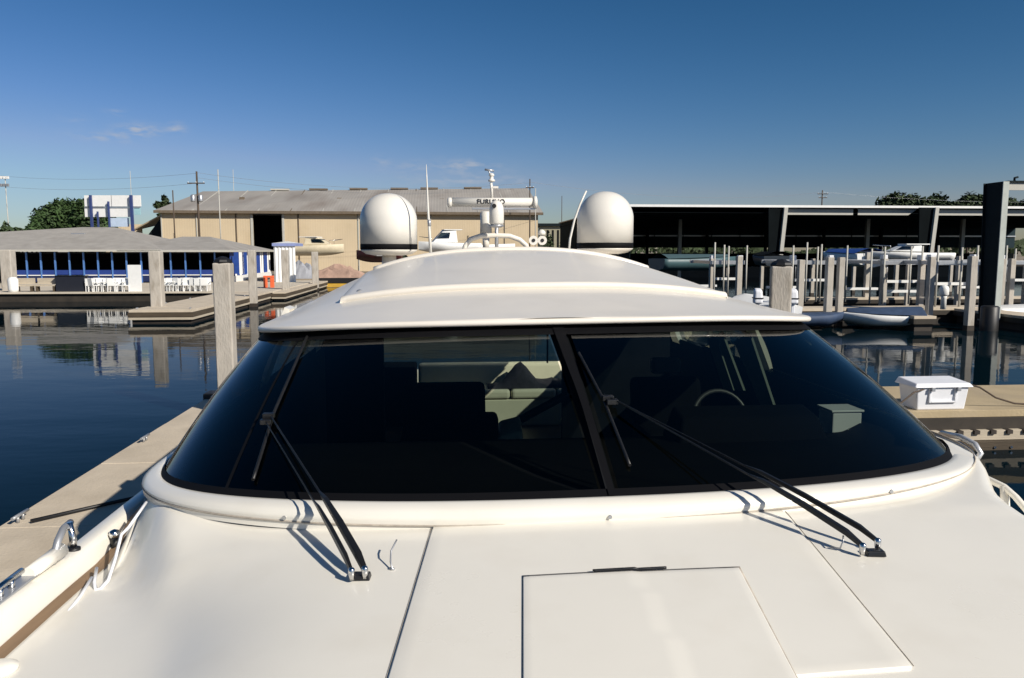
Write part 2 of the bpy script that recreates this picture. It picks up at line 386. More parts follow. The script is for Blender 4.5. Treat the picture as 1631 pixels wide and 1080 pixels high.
# --- windshield coaming (rolled rim)
AS = [-1.45 + i * 2.9 / 200 for i in range(201)]
def co_row(a):
    uo, vo = plan(a, 2.37, 1.4, 3.25, 2.4); ui, vi = plan(a, 2.31, 1.4, 3.36, 2.4)
    ho, hi = hc(uo), hb(ui)
    d = Vector((uo - ui, vo - vi, 0)); out = []
    for t, o, h in ((-.02, 0, ho + .03), (0, 0, ho), (.04, .012, ho + (hi - ho) * .30), (.12, .02, ho + (hi - ho) * .58), (.35, .01, ho + (hi - ho) * .88), (.65, 0, hi - .004), (.9, 0, hi - .002), (1.08, 0, hi + .01), (1.3, 0, hi + .06)):
        p = Vector((uo, vo, 0)) - d * t + d.normalized() * o
        out.append((p.x, p.y, EYE - h))
    return out
coam = MB(M).grid([co_row(a) for a in AS]).build('windshield_coaming', gel, yacht)
for px, py in ((448, 822), (980, 823), (1421, 781)):
    # little drain plugs on the rim
    best = min((co_row(a)[2] for a in AS), key=lambda p: abs((lambda w: CX + F * w.x / (w.y * cT - (w.z - EYE) * sT))(M(p)) - px) + (100 if p[1] > 5 else 0))
    MB(M).tube([(best[0], best[1] + .01, best[2]), (best[0], best[1] - .006, best[2])], .009, 10).build('drain_plug', chrome, coam)
# joint between rim and deck
MB(M).tube([(lambda q: (q[0], q[1], EYE - hc(q[0]) + .002))(plan(a, 2.372, 1.4, 3.246, 2.4)) for a in AS if abs(a) < 1.1], .0045, 6).build('rim_joint', seam, coam)

# --- glass
def g_pt(a, t, off=0.0):
    ui, vi = plan(a, 2.31, 1.4, 3.36, 2.4); ut, vt = plan(a, 2.02, 1.25, 4.98, 2.8)
    h0, h1 = hb(ui) + .005, hl(ut) - .0
    u = ui + (ut - ui) * t; v = vi + (vt - vi) * t; h = h0 + (h1 - h0) * t
    bl = .025 * 4 * t * (1 - t) + off                      # slight outward bulge + stand-off
    k = min(1, abs(u) / 2.2) ** 2
    return (u + math.copysign(bl * k * .8, u), v - bl * (1 - k) * .35, EYE - h + bl * .75)
def proj(p):
    w = M(p); y, z = w.y, w.z - EYE; d = y * cT - z * sT
    return CX + F * w.x / d, CY - F * (y * sT + z * cT) / d
def g_hit(px, py, off=0.0):                 # glass point under a pixel (front surface only)
    best = None; a0, t0, sa, st = 0, .5, 1.15, .5
    for it in range(7):
        c_ = []
        for i in range(-10, 11):
            for j in range(-10, 11):
                a, t = a0 + sa * i / 10, t0 + st * j / 10
                q = proj(g_pt(a, t, off)); c_.append(((q[0] - px) ** 2 + (q[1] - py) ** 2, a, t))
        d, a0, t0 = min(c_); sa *= .25; st *= .25
    return a0, t0
am1, tm1 = g_hit(974, 786); am2, tm2 = g_hit(891, 527)
def am(t): return am1 + (am2 - am1) * t
NT = 14
def gpanel(a0f, a1f, n_, name, m, parent, off=0, t0=0, t1=1, solid=0):
    rows = []
    for j in range(NT + 1):
        t = t0 + (t1 - t0) * j / NT
        rows.append([g_pt(a0f(t) + (a1f(t) - a0f(t)) * i / n_, t, off) for i in range(n_ + 1)])
    return MB(M).grid(rows).build(name, m, parent, solid=solid)
gpanel(lambda t: -1.22, lambda t: am(t) - .006, 70, 'windshield_pane', glass, yacht)
gpanel(lambda t: am(t) + .006, lambda t: 1.22, 70, 'windshield_pane', glass, yacht)
gpanel(lambda t: -1.22, lambda t: 1.22, 140, 'lower_glass_seal', frit, yacht, .004, -.012, .030)
for a0_, a1_ in ((-1.4, -.70), (.70, 1.4)): gpanel(lambda t: a0_, lambda t: a1_, 50, 'inner_trim', darkin, yacht, -.035, -.03, .16)
gpanel(lambda t: -1.22, lambda t: 1.22, 140, 'upper_glass_seal', frit, yacht, .004, .90, 1.01)
gpanel(lambda t: am(t) - .0022, lambda t: am(t) + .0022, 2, 'centre_mullion', frit, yacht, .012, 0, 1)
gpanel(lambda t: am(t) - .004, lambda t: am(t) + .0045, 2, 'mullion_backing', darkin, yacht, -.03, 0, 1)
ap1, _ = g_hit(362, 776); ap2, _ = g_hit(470, 548)
gpanel(lambda t: ap1 + (ap2 - ap1) * t - .004, lambda t: ap1 + (ap2 - ap1) * t + .004, 2, 'side_mullion', frit, yacht, .002, 0, 1)

# --- hardtop
def lerp_tab(x, tab):
    if x <= tab[0][0]: return tab[0][1]
    for (a, b_), (c_, d) in zip(tab[:-1], tab[1:]):
        if x <= c_: return b_ + (d - b_) * (x - a) / (c_ - a)
    return tab[-1][1]
RT = [(4.8, .432), (5.0, .410), (5.5, .345), (6.0, .29), (6.6, .215), (7.2, .13), (7.8, .055), (8.3, .012), (9, 0), (10, .01), (12, .08), (13.5, .2)]
def hCv(v): return sum(lerp_tab(v + d, RT) for d in (-.3, -.15, 0, .15, .3)) / 5
RU, RL, RV, RN = 2.05, 1.3, 4.88, 3.0
def rU(v):
    if v >= RV + RL: return RU
    return RU * max(0, 1 - ((RV + RL - v) / RL) ** RN) ** (1 / RN)
def hEdge(v, sg):
    U_ = rU(v)
    return (hl(sg * U_) - .038) if v < 6.2 else hl(sg * RU) - .038 - .012 * (v - 6.2)
def hroof(u, v):
    U_ = max(rU(v), .05); q = min(1, abs(u) / U_)
    c_ = hCv(v); e = hEdge(v, 1 if u > 0 else -1)
    return c_ + (e - c_) * q ** 2.45 - .012 * u * (1 - q)
rv = [RV + .001 + RL * (i / 26) ** 2.2 for i in range(27)] + [RV + RL + .18 * i for i in range(1, 33)]
rows = []
for v in rv:
    U_ = rU(v); rows.append([(U_ * s_, v, EYE - hroof(U_ * s_, v)) for s_ in [math.sin(math.pi / 2 * (-1 + 2 * k / 60)) for k in range(61)]])
roof = MB(M).grid(rows).build('hardtop', gelroof, yacht)
VE = rv[-1]
def r_edge(a):                                # outline a in [-1-x .. 1+x]
    u, v = plan(a, RU, RL, RV, RN); return u, v
ea = [-1 - .55 + i * (2 + 1.1) / 260 for i in range(261)]
rows = []
for a in ea:
    u, v = r_edge(a); u2, v2 = plan(a, RU - .35, RL - .2, RV + .3, RN)
    d = Vector((u - u2, v - v2, 0)); d = d.normalized() if d.length else Vector((0, -1, 0))
    sg = 1 if u > 0 else -1; ht = hroof(u, v) if v < RV + RL else hEdge(v, sg)
    U_ = max(abs(u), .01); ht = hl(u) - .038 if v < 6.2 else ht
    r_ = []
    for o, dh in ((-.05, -.004), (0, -.002), (.010, .004), (.016, .016), (.014, .028), (.004, .036), (-.06, .038), (-.22, .03), (-.5, .0)):
        r_.append((u + d.x * o, v + d.y * o, EYE - ht - dh))
    rows.append(r_)
MB(M).grid(rows).build('hardtop_lip', gelroof, roof)
# dark headlining below the roof
rows = []
for v in rv:
    U_ = rU(v) - .1
    rows.append([(U_ * s_ / 10, v + .1, EYE - hroof(0, v) * .0 - max(hroof(U_ * s_ / 10, v) + .09, .30)) for s_ in range(-10, 11)])
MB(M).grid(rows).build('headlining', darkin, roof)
# raised sunroof slab, its rounded front edge catching the sun
def vf(u): return 6.02 + .16 * (u / 1.5) ** 2
US = [-1.50 + i * 3.08 / 60 for i in range(61)]
def slab(u, k):
    fr = vf(u); seq = ((0, -.004), (-.012, .012), (-.010, .034), (.02, .046), (.06, .044), (.12, .034))
    if k < 6: return (u, fr + seq[k][0], EYE - hroof(u, fr + max(0, seq[k][0])) + seq[k][1])
    t = (k - 6) / 16; v = fr + .16 + (8.35 - fr - .16) * t
    return (u, v, EYE - hroof(u, v) + .034)
rows = [[slab(u, k) for u in US] for k in range(23)]
rows = [[(r[0][0] - .012, r[0][1], r[0][2] - .05)] + [(r[0][0] - .006, r[0][1], r[0][2] - .006)] + r[0:] + [(r[-1][0] + .012, r[-1][1], r[-1][2] - .05)] for r in rows]
sunroof = MB(M).grid(rows).build('sunroof_panel', gelroof, roof)
# arched rear visor, ends thick and rounded
rows = []
for i in range(50):
    u = -1.44 + 2.95 * i / 49; v = 8.3 + .12 * abs(u / 1.5) ** 2; z = EYE - hroof(u, v) + .03
    rows.append([(u, v - .05, z - .02), (u, v - .06, z + .015), (u, v - .02, z + .034), (u, v + .1, z + .03), (u, v + .2, z - .03)])
vb = MB(M).grid(rows); vb.add(rows[0], [(0, 1, 2, 3, 4)]); vb.add(rows[-1], [(0, 1, 2, 3, 4)]); vb.build('rear_visor', gelroof, roof)
def on_roof(px, py, off=0):
    r = ray(px, py); du = r[0] * cP + r[1] * sP; dv = -r[0] * sP + r[1] * cP; t = 4.8
    while t < 14:
        u, v, h = du * t - CC, dv * t, -r[2] * t
        if abs(u) < rU(v) and h >= hroof(u, v) - off: break
        t += .01
    return (u, v, EYE - hroof(u, v) + off)
MB(M).tube([on_roof(596, 456, .012), on_roof(599, 443, .012), on_roof(602, 432, .012)], .014, 8).build('grab_slot', blackp, roof)
p = on_roof(573, 466, .02); MB(M).lathe([(.035, -.03), (.035, .0), (.02, .02), (.0, .028)], p, 14).build('roof_fitting', alum, roof)

# cabin sides behind the glass, with side windows
for sg in (-1, 1):
    x = sg * 2.30; xt = sg * 2.03
    ho = EYE - hb(x)
    def sidept(v, t): return (x + (xt - x) * t, v, ho + (EYE - .50 - ho) * t)
    for (v0, v1, nm, m_) in ((6.9, 7.15, 'window_pillar', gel), (9.6, 9.9, 'window_pillar', gel)):
        b_ = MB(M); b_.add([sidept(v0, 0), sidept(v1, 0), sidept(v1 + .0, 1), sidept(v0 + .0, 1)], [(0, 1, 2, 3)]); b_.build(nm, m_, yacht, solid=.05)
    for v0, v1 in ((7.15, 9.6), (9.9, 11.6)):
        b_ = MB(M); b_.add([sidept(v0, 0.02), sidept(v1, 0.02), sidept(v1, .98), sidept(v0, .98)], [(0, 1, 2, 3)]); b_.build('side_window', sideglass, yacht)
    rows = [[(sg * 2.0, 4.7 + i * .36, .5), (sg * 2.26, 4.7 + i * .36, ho + .05)] for i in range(21)]
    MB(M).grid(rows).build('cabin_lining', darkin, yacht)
    b_ = MB(M); b_.add([(sg * 2.3, 4.8, ho + .0), (sg * 2.6, 4.8, ho - .4), (sg * 2.6, 12.4, ho - .4), (sg * 2.3, 12.4, ho)], [(0, 1, 2, 3)]); b_.build('side_deck', teak, yacht)  # teak brown dims the sunlit gelcoat deck seen through the glass

# --- interior
MB(M).box(-2.2, 2.2, 3.8, 12.4, .47, .55).build('cabin_floor', floorm, yacht)
MB(M).box(-2.3, 2.3, 12.42, 15.88, .42, .50).build('cockpit_sole', floorm, yacht)
dash = MB(M)
rows = []
for a in [-1 + i / 30 for i in range(61)]:
    u, v = plan(a, 2.2, 1.3, 3.46, 2.4); rows.append([(u, v, EYE - hb(u) - .02), (u * .96, v + .5, EYE - 1.16), (u * .9, 5.0, EYE - 1.22), (u * .88, 5.1, .6)])
dashboard = dash.grid(rows).build('dashboard', sofad, yacht)
# helm console binnacle + wheel + screens on starboard side
MB(M).hexa([(.75, 4.7, EYE - 1.24), (1.75, 4.7, EYE - 1.24), (1.75, 5.1, EYE - 1.24), (.75, 5.1, EYE - 1.24), (.8, 4.8, EYE - 1.06), (1.7, 4.8, EYE - 1.06), (1.7, 5.02, EYE - 1.02), (.8, 5.02, EYE - 1.02)]).build('binnacle', sofad, dashboard, .02)
wheel = MB(M).tube([(1.25 + .2 * math.cos(t), 5.35 + .08 * math.sin(t), EYE - 1.2 + .2 * math.sin(t)) for t in [2 * math.pi * k / 30 for k in range(31)]], .016, 8)
for k in range(3): wheel.tube([(1.25, 5.35, EYE - 1.2), (1.25 + .2 * math.cos(2.1 * k + .5), 5.35 + .08 * math.sin(2.1 * k + .5), EYE - 1.2 + .2 * math.sin(2.1 * k + .5))], .01, 6)
wheel.build('steering_wheel', mat('wheel_grey', (.06, .06, .065), .4), yacht)
def seat(u, v, w_, top, m_, head=None):
    s_ = MB(M).box(u - w_ / 2, u + w_ / 2, v, v + .55, 1.75, 1.95).build('helm_seat', m_, yacht, .05)
    MB(M).hexa([(u - w_ / 2, v + .45, 1.9), (u + w_ / 2, v + .45, 1.9), (u + w_ / 2, v + .62, 1.9), (u - w_ / 2, v + .62, 1.9), (u - w_ / 2, v + .58, top), (u + w_ / 2, v + .58, top), (u + w_ / 2, v + .7, top), (u - w_ / 2, v + .7, top)]).build('seat_back', m_, s_, .05)
    MB(M).box(u - .12, u + .12, v + .15, v + .4, .56, 1.75).build('seat_pedestal', blackp, s_)
    if head: MB(M).box(u - .13, u + .13, v + .58, v + .68, top + .03, top + .17).build('headrest', head, s_, .03)
    return s_
p = atV(707, 610, 6.6); seat(p.x, 6.0, .70, p.z, sofad)
p = atV(735, 655, 6.5); MB(M).box(p.x - .05, p.x + .30, 6.3, 6.5, .8, p.z).build('arm_rest', sofad, yacht, .04)
p = atV(1061, 592, 6.6); seat(p.x, 6.0, .62, p.z - .05, sofad, mat('grey_leather', (.16, .17, .18), .5))
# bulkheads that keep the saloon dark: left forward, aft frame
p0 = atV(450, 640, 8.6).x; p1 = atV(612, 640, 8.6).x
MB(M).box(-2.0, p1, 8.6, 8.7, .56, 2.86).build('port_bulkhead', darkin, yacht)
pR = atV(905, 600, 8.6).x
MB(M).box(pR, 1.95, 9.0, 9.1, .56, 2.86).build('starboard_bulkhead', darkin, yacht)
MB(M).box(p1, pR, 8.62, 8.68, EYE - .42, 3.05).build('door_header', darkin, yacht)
# companionway diagonal rail and lower table
a = atV(830, 668, 6.9); b2 = atV(915, 622, 7.1)
MB(M).tube([a, b2], .04, 8).build('grab_rail', blackp, yacht)
# cockpit sofa, out in the sun behind the saloon
SVp = 13.3
L0 = atV(750, 580, SVp); L1 = atV(905, 580, SVp); ST = atV(800, 618, SVp - .35); SF = atV(800, 634, SVp - .4)
xa, xb = L0.x - .9, L1.x + .5
sofa = MB(M).box(xa, xb, SVp - .5, SVp + .1, .5, SF.z - .01).build('sofa', sofam, yacht, .02)
cw = [xa + (xb - xa) * k / 4 for k in range(5)]
for i in range(4):
    MB(M).box(cw[i] + .012, cw[i + 1] - .012, SVp - .53, SVp + .05, SF.z, ST.z).build('seat_cushion', sofam, sofa, .05)
MB(M).hexa([(xa, SVp + .0, SF.z), (xb, SVp, SF.z), (xb, SVp + .3, SF.z), (xa, SVp + .3, SF.z), (xa, SVp + .12, L0.z), (xb, SVp + .12, L0.z), (xb, SVp + .3, L0.z), (xa, SVp + .3, L0.z)]).build('sofa_back', sofam, sofa, .06)
a = atV(795, 690, 6.4); MB(M).hexa([(a.x - .08, 6.2, a.z - .25), (a.x + .2, 6.2, a.z - .2), (a.x + .22, 6.7, a.z - .2), (a.x - .1, 6.7, a.z - .25), (a.x - .02, 6.25, a.z), (a.x + .18, 6.25, a.z + .06), (a.x + .2, 6.65, a.z + .1), (a.x + .02, 6.65, a.z + .06)]).build('companion_seat', sofam, yacht, .03)
LX = atV(606, 600, SVp).x
MB(M).box(LX - .6, xa - .02, SVp - .4, SVp + .3, .5, L0.z + .02).build('aft_locker', sofad, yacht, .04)
MB(M).add([(LX - .6, SVp + .45, L0.z - .1), (xb + .4, SVp + .45, L0.z - .1), (xb + .4, SVp + .25, 2.75), (LX - .6, SVp + .25, 2.75)], [(0, 1, 2, 3)]).build('aft_screen', glass, yacht)
p = atV(872, 552, 8.5); MB(M).tube([(p.x, 8.5, atV(872, 578, 8.5).z), (p.x, 8.5, 3.1)], .010, 8).build('door_frame_strip', chrome, yacht)
# folded blinds at the starboard windows
blindm = mat('blind_fabric', (.16, .19, .17), .8)
for q in (((1126, 540), (1138, 532), (1168, 622), (1153, 622)), ((1141, 534), (1149, 528), (1184, 622), (1170, 622)), ((1172, 544), (1197, 530), (1237, 650), (1221, 660))):
    pts = [atU(x, y, 1.9) for x, y in q]
    MB(M).add(pts, [(0, 1, 2, 3)]).build('window_blind', blindm, yacht, solid=.02)
# jacket on the sofa, box on the dash
jp = atV(832, 612, SVp); rows = []
random.seed(4)
for i in range(15):
    t = i / 14; x = -.62 + 1.3 * t; hh = .40 * math.exp(-((t - .42) / .16) ** 2) + .09 * math.exp(-((t - .85) / .18) ** 2) + .05
    rows.append([(jp.x + x + random.uniform(-.01, .01), SVp - .45 + .42 * (1 - math.cos(k * math.pi / 8)) / 2 * 1.1, ST.z + .002 + hh * math.sin(k * math.pi / 8) * random.uniform(.85, 1.1)) for k in range(9)])
tag(MB(M).grid(rows).build('jacket', jacket), 'crumpled dark jacket thrown on the cream sofa inside the yacht', 'jacket')
bp_ = g_hit(1336, 672); c_ = atV(1336, 695, 5.1)
bx = MB(M)
bx.box(c_.x - .105, c_.x + .105, 5.0, 5.2, c_.z - .005, c_.z + .19)
ob = bx.build('storage_bin', whitepl, None, .012); tag(ob, 'white plastic bin standing on the dashboard behind the starboard windshield', 'bin')
MB(M).box(c_.x - .115, c_.x + .115, 4.99, 5.21, c_.z + .19, c_.z + .205).build('lid', whitepl, ob, .005)
MB(M).box(c_.x - .4, c_.x + .4, 4.9, 5.3, c_.z - .05, c_.z - .006).build('dash_shelf', sofad, dashboard)

# --- domes
def dome(px, py, pxr, base_py, v):
    c_ = atV(px, base_py, v); r_ = pxr / F * (c_.y + .0) * 1.0; top = atV(px, py, v).z
    H = top - c_.z; b0 = (c_.x, v, c_.z)
    prof = [(r_ * .995, .0), (r_ * .995, H - r_ * 1.0 - .02)] + [(r_ * math.cos(t) ** .93, H - r_ + r_ * math.sin(t)) for t in [math.pi / 2 * k / 14 for k in range(1, 15)]]
    prof[-1] = (0, H)
    d = MB(M).lathe(prof, b0, 48).build('satellite_dome', domew, yacht)
    MB(M).lathe([(r_ * .97, -.075), (r_ * 1.0, -.07), (r_ * 1.0, -.002), (r_ * .97, .004)], b0, 48).build('black_base_band', frit, d)
    MB(M).lathe([(r_ * .5, -.155), (r_ * .80, -.135), (r_ * .99, -.085), (r_ * .99, -.0755)], b0, 48).build('base_tray', gelroof, d)
    MB(M).lathe([(r_ * .30, -.55), (r_ * .24, -.156)], b0, 20).build('pedestal', gelroof, d)
dome(619.5, 308, 44.5, 389, 11.0); dome(963.5, 305, 45, 387, 11.0)
# --- radar mast
VM = 11.6
def pm(px, py, v=VM): return atV(px, py, v)
mast = MB(M).tube([pm(791, 402), pm(791, 378), pm(791, 356)], .028, 12).build('radar_mast', alum, yacht)
a, b2 = pm(720, 322), pm(848, 322); bar = MB(M).tube([a, b2], .064, 16).build('radar_scanner', domew, yacht)
for px, hh in ((716.5, 1.0), (852, 1.3)):
    q = pm(px, 322.5)
    MB(M).tube([(q.x - .035, VM, q.z), (q.x - .02, VM, q.z), (q.x + .02, VM, q.z), (q.x + .035, VM, q.z)], [.05, .072 * hh, .072 * hh, .05], 16).build('end_cap', domew, bar)
q = pm(788, 331); MB(M).box(q.x - .33, q.x + .6, VM - .03, VM + .05, q.z - .025, q.z + .0).build('scanner_underside', alum, bar)
def text(name, body, size, loc, m_, parent, rot, ext=.001, bold=.0):
    cu = bpy.data.curves.new(name, 'FONT'); cu.body = body; cu.size = size; cu.extrude = ext; cu.align_x = 'CENTER'; cu.align_y = 'CENTER'; cu.offset = bold; cu.space_character = 1.05
    o = bpy.data.objects.new(name, cu); COL.objects.link(o); dg = bpy.context.evaluated_depsgraph_get()
    me = bpy.data.meshes.new_from_object(o.evaluated_get(dg)); bpy.data.objects.remove(o)
    o = bpy.data.objects.new(name, me); COL.objects.link(o); me.materials.clear(); me.materials.append(m_)
    o.parent = parent; o.location = Vector(loc) - (wloc(parent) if parent else Vector((0, 0, 0))); o.rotation_euler = rot; return o
q = pm(782, 321.5, VM - .069); text('lettering', 'FURUNO', .098, M((q.x, VM - .069, q.z)), black, bar, (R(90), 0, PSI), bold=.002)
q = pm(791, 357, 11.3); cz = q.z; sc = 11.3 / F * 1.02
thermal = MB(M).lathe([(.085, -.01), (.105, .02), (.105, .16), (.098, .24), (.075, .30), (.04, .33), (0, .34)], (q.x, 11.3, cz), 24).build('thermal_camera', domew, yacht)
MB(M).lathe([(.06, -.05), (.098, -.035), (.10, -.01)], (q.x, 11.3, cz), 24).build('camera_collar', alum, thermal)
MB(M).tube([(q.x - .04, 11.23, cz + .255), (q.x - .04, 11.19, cz + .25)], .03, 14).build('camera_lens', black, thermal)
q = pm(774, 372, 12.1); MB(M).lathe([(.09, 0), (.088, .16), (.086, .31), (.06, .335), (0, .34)], (q.x, 12.1, q.z), 24).build('gps_radome', domew, yacht)
MB(M).lathe([(.05, -.25), (.055, 0)], (q.x, 12.1, q.z), 12).build('radome_post', gelroof, yacht)
arch = [pm(738, 404), pm(741, 392), pm(750, 381), pm(765, 376), pm(790, 375), pm(812, 376), pm(828, 382), pm(838, 391), pm(842, 404)]
MB(M).tube(arch, .037, 12).build('mast_arch', gelroof, yacht)
al = MB(M).tube([pm(783.5, 316), pm(783, 300), pm(782, 291)], .02, 10).build('light_post', domew, yacht)
q = pm(783, 290); MB(M).lathe([(.02, 0), (.05, .01), (.05, .03), (.028, .045), (.028, .085), (.045, .095), (.03, .12), (0, .13)], (q.x, VM, q.z), 16).build('anchor_light', domew, al)
q = pm(779, 272); MB(M).tube([pm(782, 283), pm(780, 276), pm(778, 271)], .012, 6).tube([pm(772, 270), pm(787, 272)], .016, 6).build('wind_sensor', alum, al)
q = pm(786, 299); MB(M).box(q.x - .01, q.x + .07, VM - .02, VM + .02, q.z - .01, q.z + .02).build('light_bracket', domew, al)
for px in (849, 863):
    q = pm(px, 383, 11.2); hn = MB(M).tube([(q.x, 11.14, q.z), (q.x, 11.2, q.z), (q.x, 11.4, q.z)], [.066, .058, .04], 16).build('horn', domew, yacht)
    MB(M).tube([(q.x, 11.132, q.z), (q.x, 11.139, q.z)], .026, 12).build('horn_mouth', black, hn)
q = pm(863, 372, 11.2); MB(M).lathe([(.055, -.02), (.055, .02), (.03, .05), (0, .06)], (q.x, 11.2, q.z), 14).build('horn_cap', domew, yacht)
q = pm(857, 396, 11.2); MB(M).box(q.x - .12, q.x + .12, 11.15, 11.4, q.z - .1, q.z + .02).build('horn_bracket', gelroof, yacht, .01)
# --- whip antennas
MB(M).tube([pm(686, 404, 10.5), pm(684, 370, 10.5), pm(681.5, 330, 10.5), pm(680, 290, 10.5), pm(679, 262, 10.5)], [.020, .018, .014, .009, .003], 8).build('whip_antenna', domew, yacht)
MB(M).tube([pm(684, 360, 10.5), pm(683.5, 350, 10.5)], .025, 8).build('antenna_ferrule', alum, yacht)
MB(M).tube([pm(906, 402, 9.6), pm(908, 380, 9.6), pm(915, 350, 9.6), pm(924, 325, 9.6), pm(934, 304, 9.6)], [.014, .014, .013, .012, .010], 8).build('whip_antenna', domew, yacht)

# --- wipers
def gp(px, py, off):
    a, t = g_hit(px, py, off); return Vector(g_pt(a, t, off))
def wiper(piv, arms, blade, plate, clip, fat):
    u, v = hit(*piv); base = Vector((u, v, zd(u, v)))
    root = MB(M).hexa([(u - .035, v - .02, base.z), (u + .04, v - .03, base.z), (u + .045, v + .02, base.z), (u - .035, v + .025, base.z), (u - .03, v - .015, base.z + .022), (u + .035, v - .025, base.z + .022), (u + .04, v + .015, base.z + .022), (u - .03, v + .02, base.z + .022)]).build('wiper', blackp, yacht, .004)
    for i, (st, mid, en, w) in enumerate(arms):
        su, sv = hit(*st, .04); S = Vector((su, sv, zd(su, sv, .045))); E_ = gp(*en, .05)
        mid_t = mid
        P1 = S.lerp(E_, .03); P2 = S.lerp(E_, mid_t); up = Vector((0, 0, 1))
        b_ = MB(M); P = [S, S.lerp(E_, .05), S.lerp(E_, mid_t * .6), P2, S.lerp(E_, mid_t + .06), E_]
        side = (E_ - S).cross(up).normalized(); wd = [w * .7, w, w, w * .75, w * .32, w * .28]; th = [.009, .011, .010, .008, .0045, .004]
        rows_ = []
        for j, q in enumerate(P):
            lift = up * (.03 * math.sin(math.pi * j / 5))
            q = q + lift
            rows_.append([q - side * wd[j] - up * th[j], q + side * wd[j] - up * th[j], q + side * wd[j] * .8 + up * th[j], q - side * wd[j] * .8 + up * th[j]])
        b_.grid(rows_, smooth=False, close=True); b_.add(rows_[0], [(0, 1, 2, 3)]); b_.add(rows_[-1], [(0, 1, 2, 3)])
        b_.build('wiper_arm', blackp, root, .002)
        MB(M).lathe([(.010, -.035), (.013, -.01), (.013, .006), (.008, .012), (0, .014)], S, 14).build('pivot_nut', chrome, root)
    top, mid, bot = blade
    n_ = 14; P = []
    for k in range(n_ + 1):
        t = k / n_
        if t < .5: q = (top[0] + (mid[0] - top[0]) * t * 2, top[1] + (mid[1] - top[1]) * t * 2)
        else: q = (mid[0] + (bot[0] - mid[0]) * (t - .5) * 2, mid[1] + (bot[1] - mid[1]) * (t - .5) * 2)
        P.append(gp(*q, .018))
    bl = MB(M).tube(P, .009, 6).build('wiper_blade', black, root)
    Q = [gp(*(top[0] + (bot[0] - top[0]) * t, top[1] + (bot[1] - top[1]) * t), .045 * (1 - abs(t - .5) * 1.4)) for t in (.2, .35, .5, .65, .8)]
    MB(M).tube(P[3:12], .0075, 6).build('blade_spine', alum, root)
    for c_ in clip:
        q = gp(*c_, .04); MB(M).box(q.x - .03, q.x + .03, q.y - .02, q.y + .02, q.z - .014, q.z + .014).build('blade_clip', blackp, root, .004)
    return root
wiper((573, 922), [((560, 912), .30, (421, 668), .010), ((581, 909), .34, (432, 664), .016)], ((489, 536), (437, 655), (403, 764)), None, ((428, 662), (424, 672)), 1)
wiper((1391, 884), [((1374, 872), .34, (985, 640), .014), ((1398, 864), .36, (962, 628), .011)], ((922, 562), (962, 638), (1003, 741)), None, ((968, 634), (975, 640)), 1)
# washer hose hooks on deck
def deckpt(px, py, h): u, v = hit(px, py, h); return (u, v, zd(u, v, h))
MB(M).tube([deckpt(625, 907, .006), deckpt(622, 895, .02), deckpt(623, 878, .05), deckpt(628, 868, .065), deckpt(632, 860, .07)], .0035, 6).tube([deckpt(621, 906, .004), deckpt(628, 907, .004)], .006, 6).build('washer_nozzle', alum, yacht)
MB(M).tube([deckpt(1323, 872, .006), deckpt(1338, 874, .012), deckpt(1343, 862, .05), deckpt(1343, 854, .06)], .0035, 6).build('washer_nozzle', alum, yacht)

# --- port side deck fittings: stanchion, pale hand line, cleat, rail
def low(px, py, h): # point over side deck at height h above the 1.49 level
    p_ = atZ(px, py, EYE - 1.49 + h); u, v = uv(p_.x, p_.y); return (u, v, p_.z)
st = low(183, 866, .05); MB(M).tube([(st[0], st[1], st[2] - .05), (st[0], st[1], st[2] + .04)], .020, 12).build('stanchion_socket', black, yacht)
MB(M).lathe([(.022, 0), (.027, .015), (.02, .032), (0, .04)], (st[0], st[1], st[2] + .035), 14).build('stanchion_cap', chrome, yacht)
u0 = [low(233, 800, .25), low(205, 840, .18), low(193, 852, .14), low(183, 892, .08), low(172, 925, .04), low(160, 938, .02), low(153, 940, .02), low(150, 928, .04), low(154, 905, .06)]
MB(M).tube(u0, .0075, 8).build('safety_line', whitepl, yacht)
MB(M).tube([low(146, 920, .05), low(128, 950, .03), low(110, 972, .02), low(105, 985, .01)], .007, 8).build('safety_line', whitepl, yacht)
def cap(px, py, h=0):
    p_ = atZ(px, py, wall_top(4) + h); u, v = uv(p_.x, p_.y); return (u, v, p_.z)
def cpt(px, py, h=0.0, u=-2.42):
    q_ = atU(px, py, u); return (u, q_.y, q_.z + h)
c1 = cpt(84, 897); MB(M).tube([c1, cpt(92, 862), cpt(101, 842), cpt(112, 832, 0, -2.52)], .016, 10).build('port_rail', alum, yacht)
c2 = cpt(117, 870); MB(M).tube([c2, (c2[0], c2[1], c2[2] + .03), (c2[0] - .01, c2[1] - .0, c2[2] + .115)], [.016, .016, .012], 10).build('rail_post', chrome, yacht)
MB(M).lathe([(.03, -.01), (.03, .006), (.02, .01)], (c2[0], c2[1], wall_top(c2[1]) + .004), 12).build('post_base', black, yacht)
c3 = cpt(78, 897); MB(M).tube([(-2.425, c3[1] - .16, wall_top(3) + .012), (-2.425, c3[1] + .12, wall_top(3.2) + .018)], [.028, .034], 10).build('rail_foot', gel, yacht)
c4 = cpt(14, 940); cl = MB(M).tube([(-2.43, c4[1] - .12, c4[2] + .03), (-2.43, c4[1] + .12, c4[2] + .03)], .013, 8)
for d_ in (-.04, .04): cl.tube([(-2.43, c4[1] + d_, wall_top(c4[1])), (-2.43, c4[1] + d_, c4[2] + .03)], .013, 8)
cl.build('mooring_cleat', chrome, yacht)
MB(M).box(-2.46, -2.40, c4[1] - .2, c4[1] + .2, wall_top(c4[1]) + .0, wall_top(c4[1]) + .012).build('cleat_plate', alum, yacht, .004)
p = low(0, 1082, 0); MB(M).lathe([(.06, 0), (.06, .015), (.035, .03), (0, .035)], (p[0], p[1], zd(p[0], p[1])), 20).build('deck_fairing', gel, yacht)
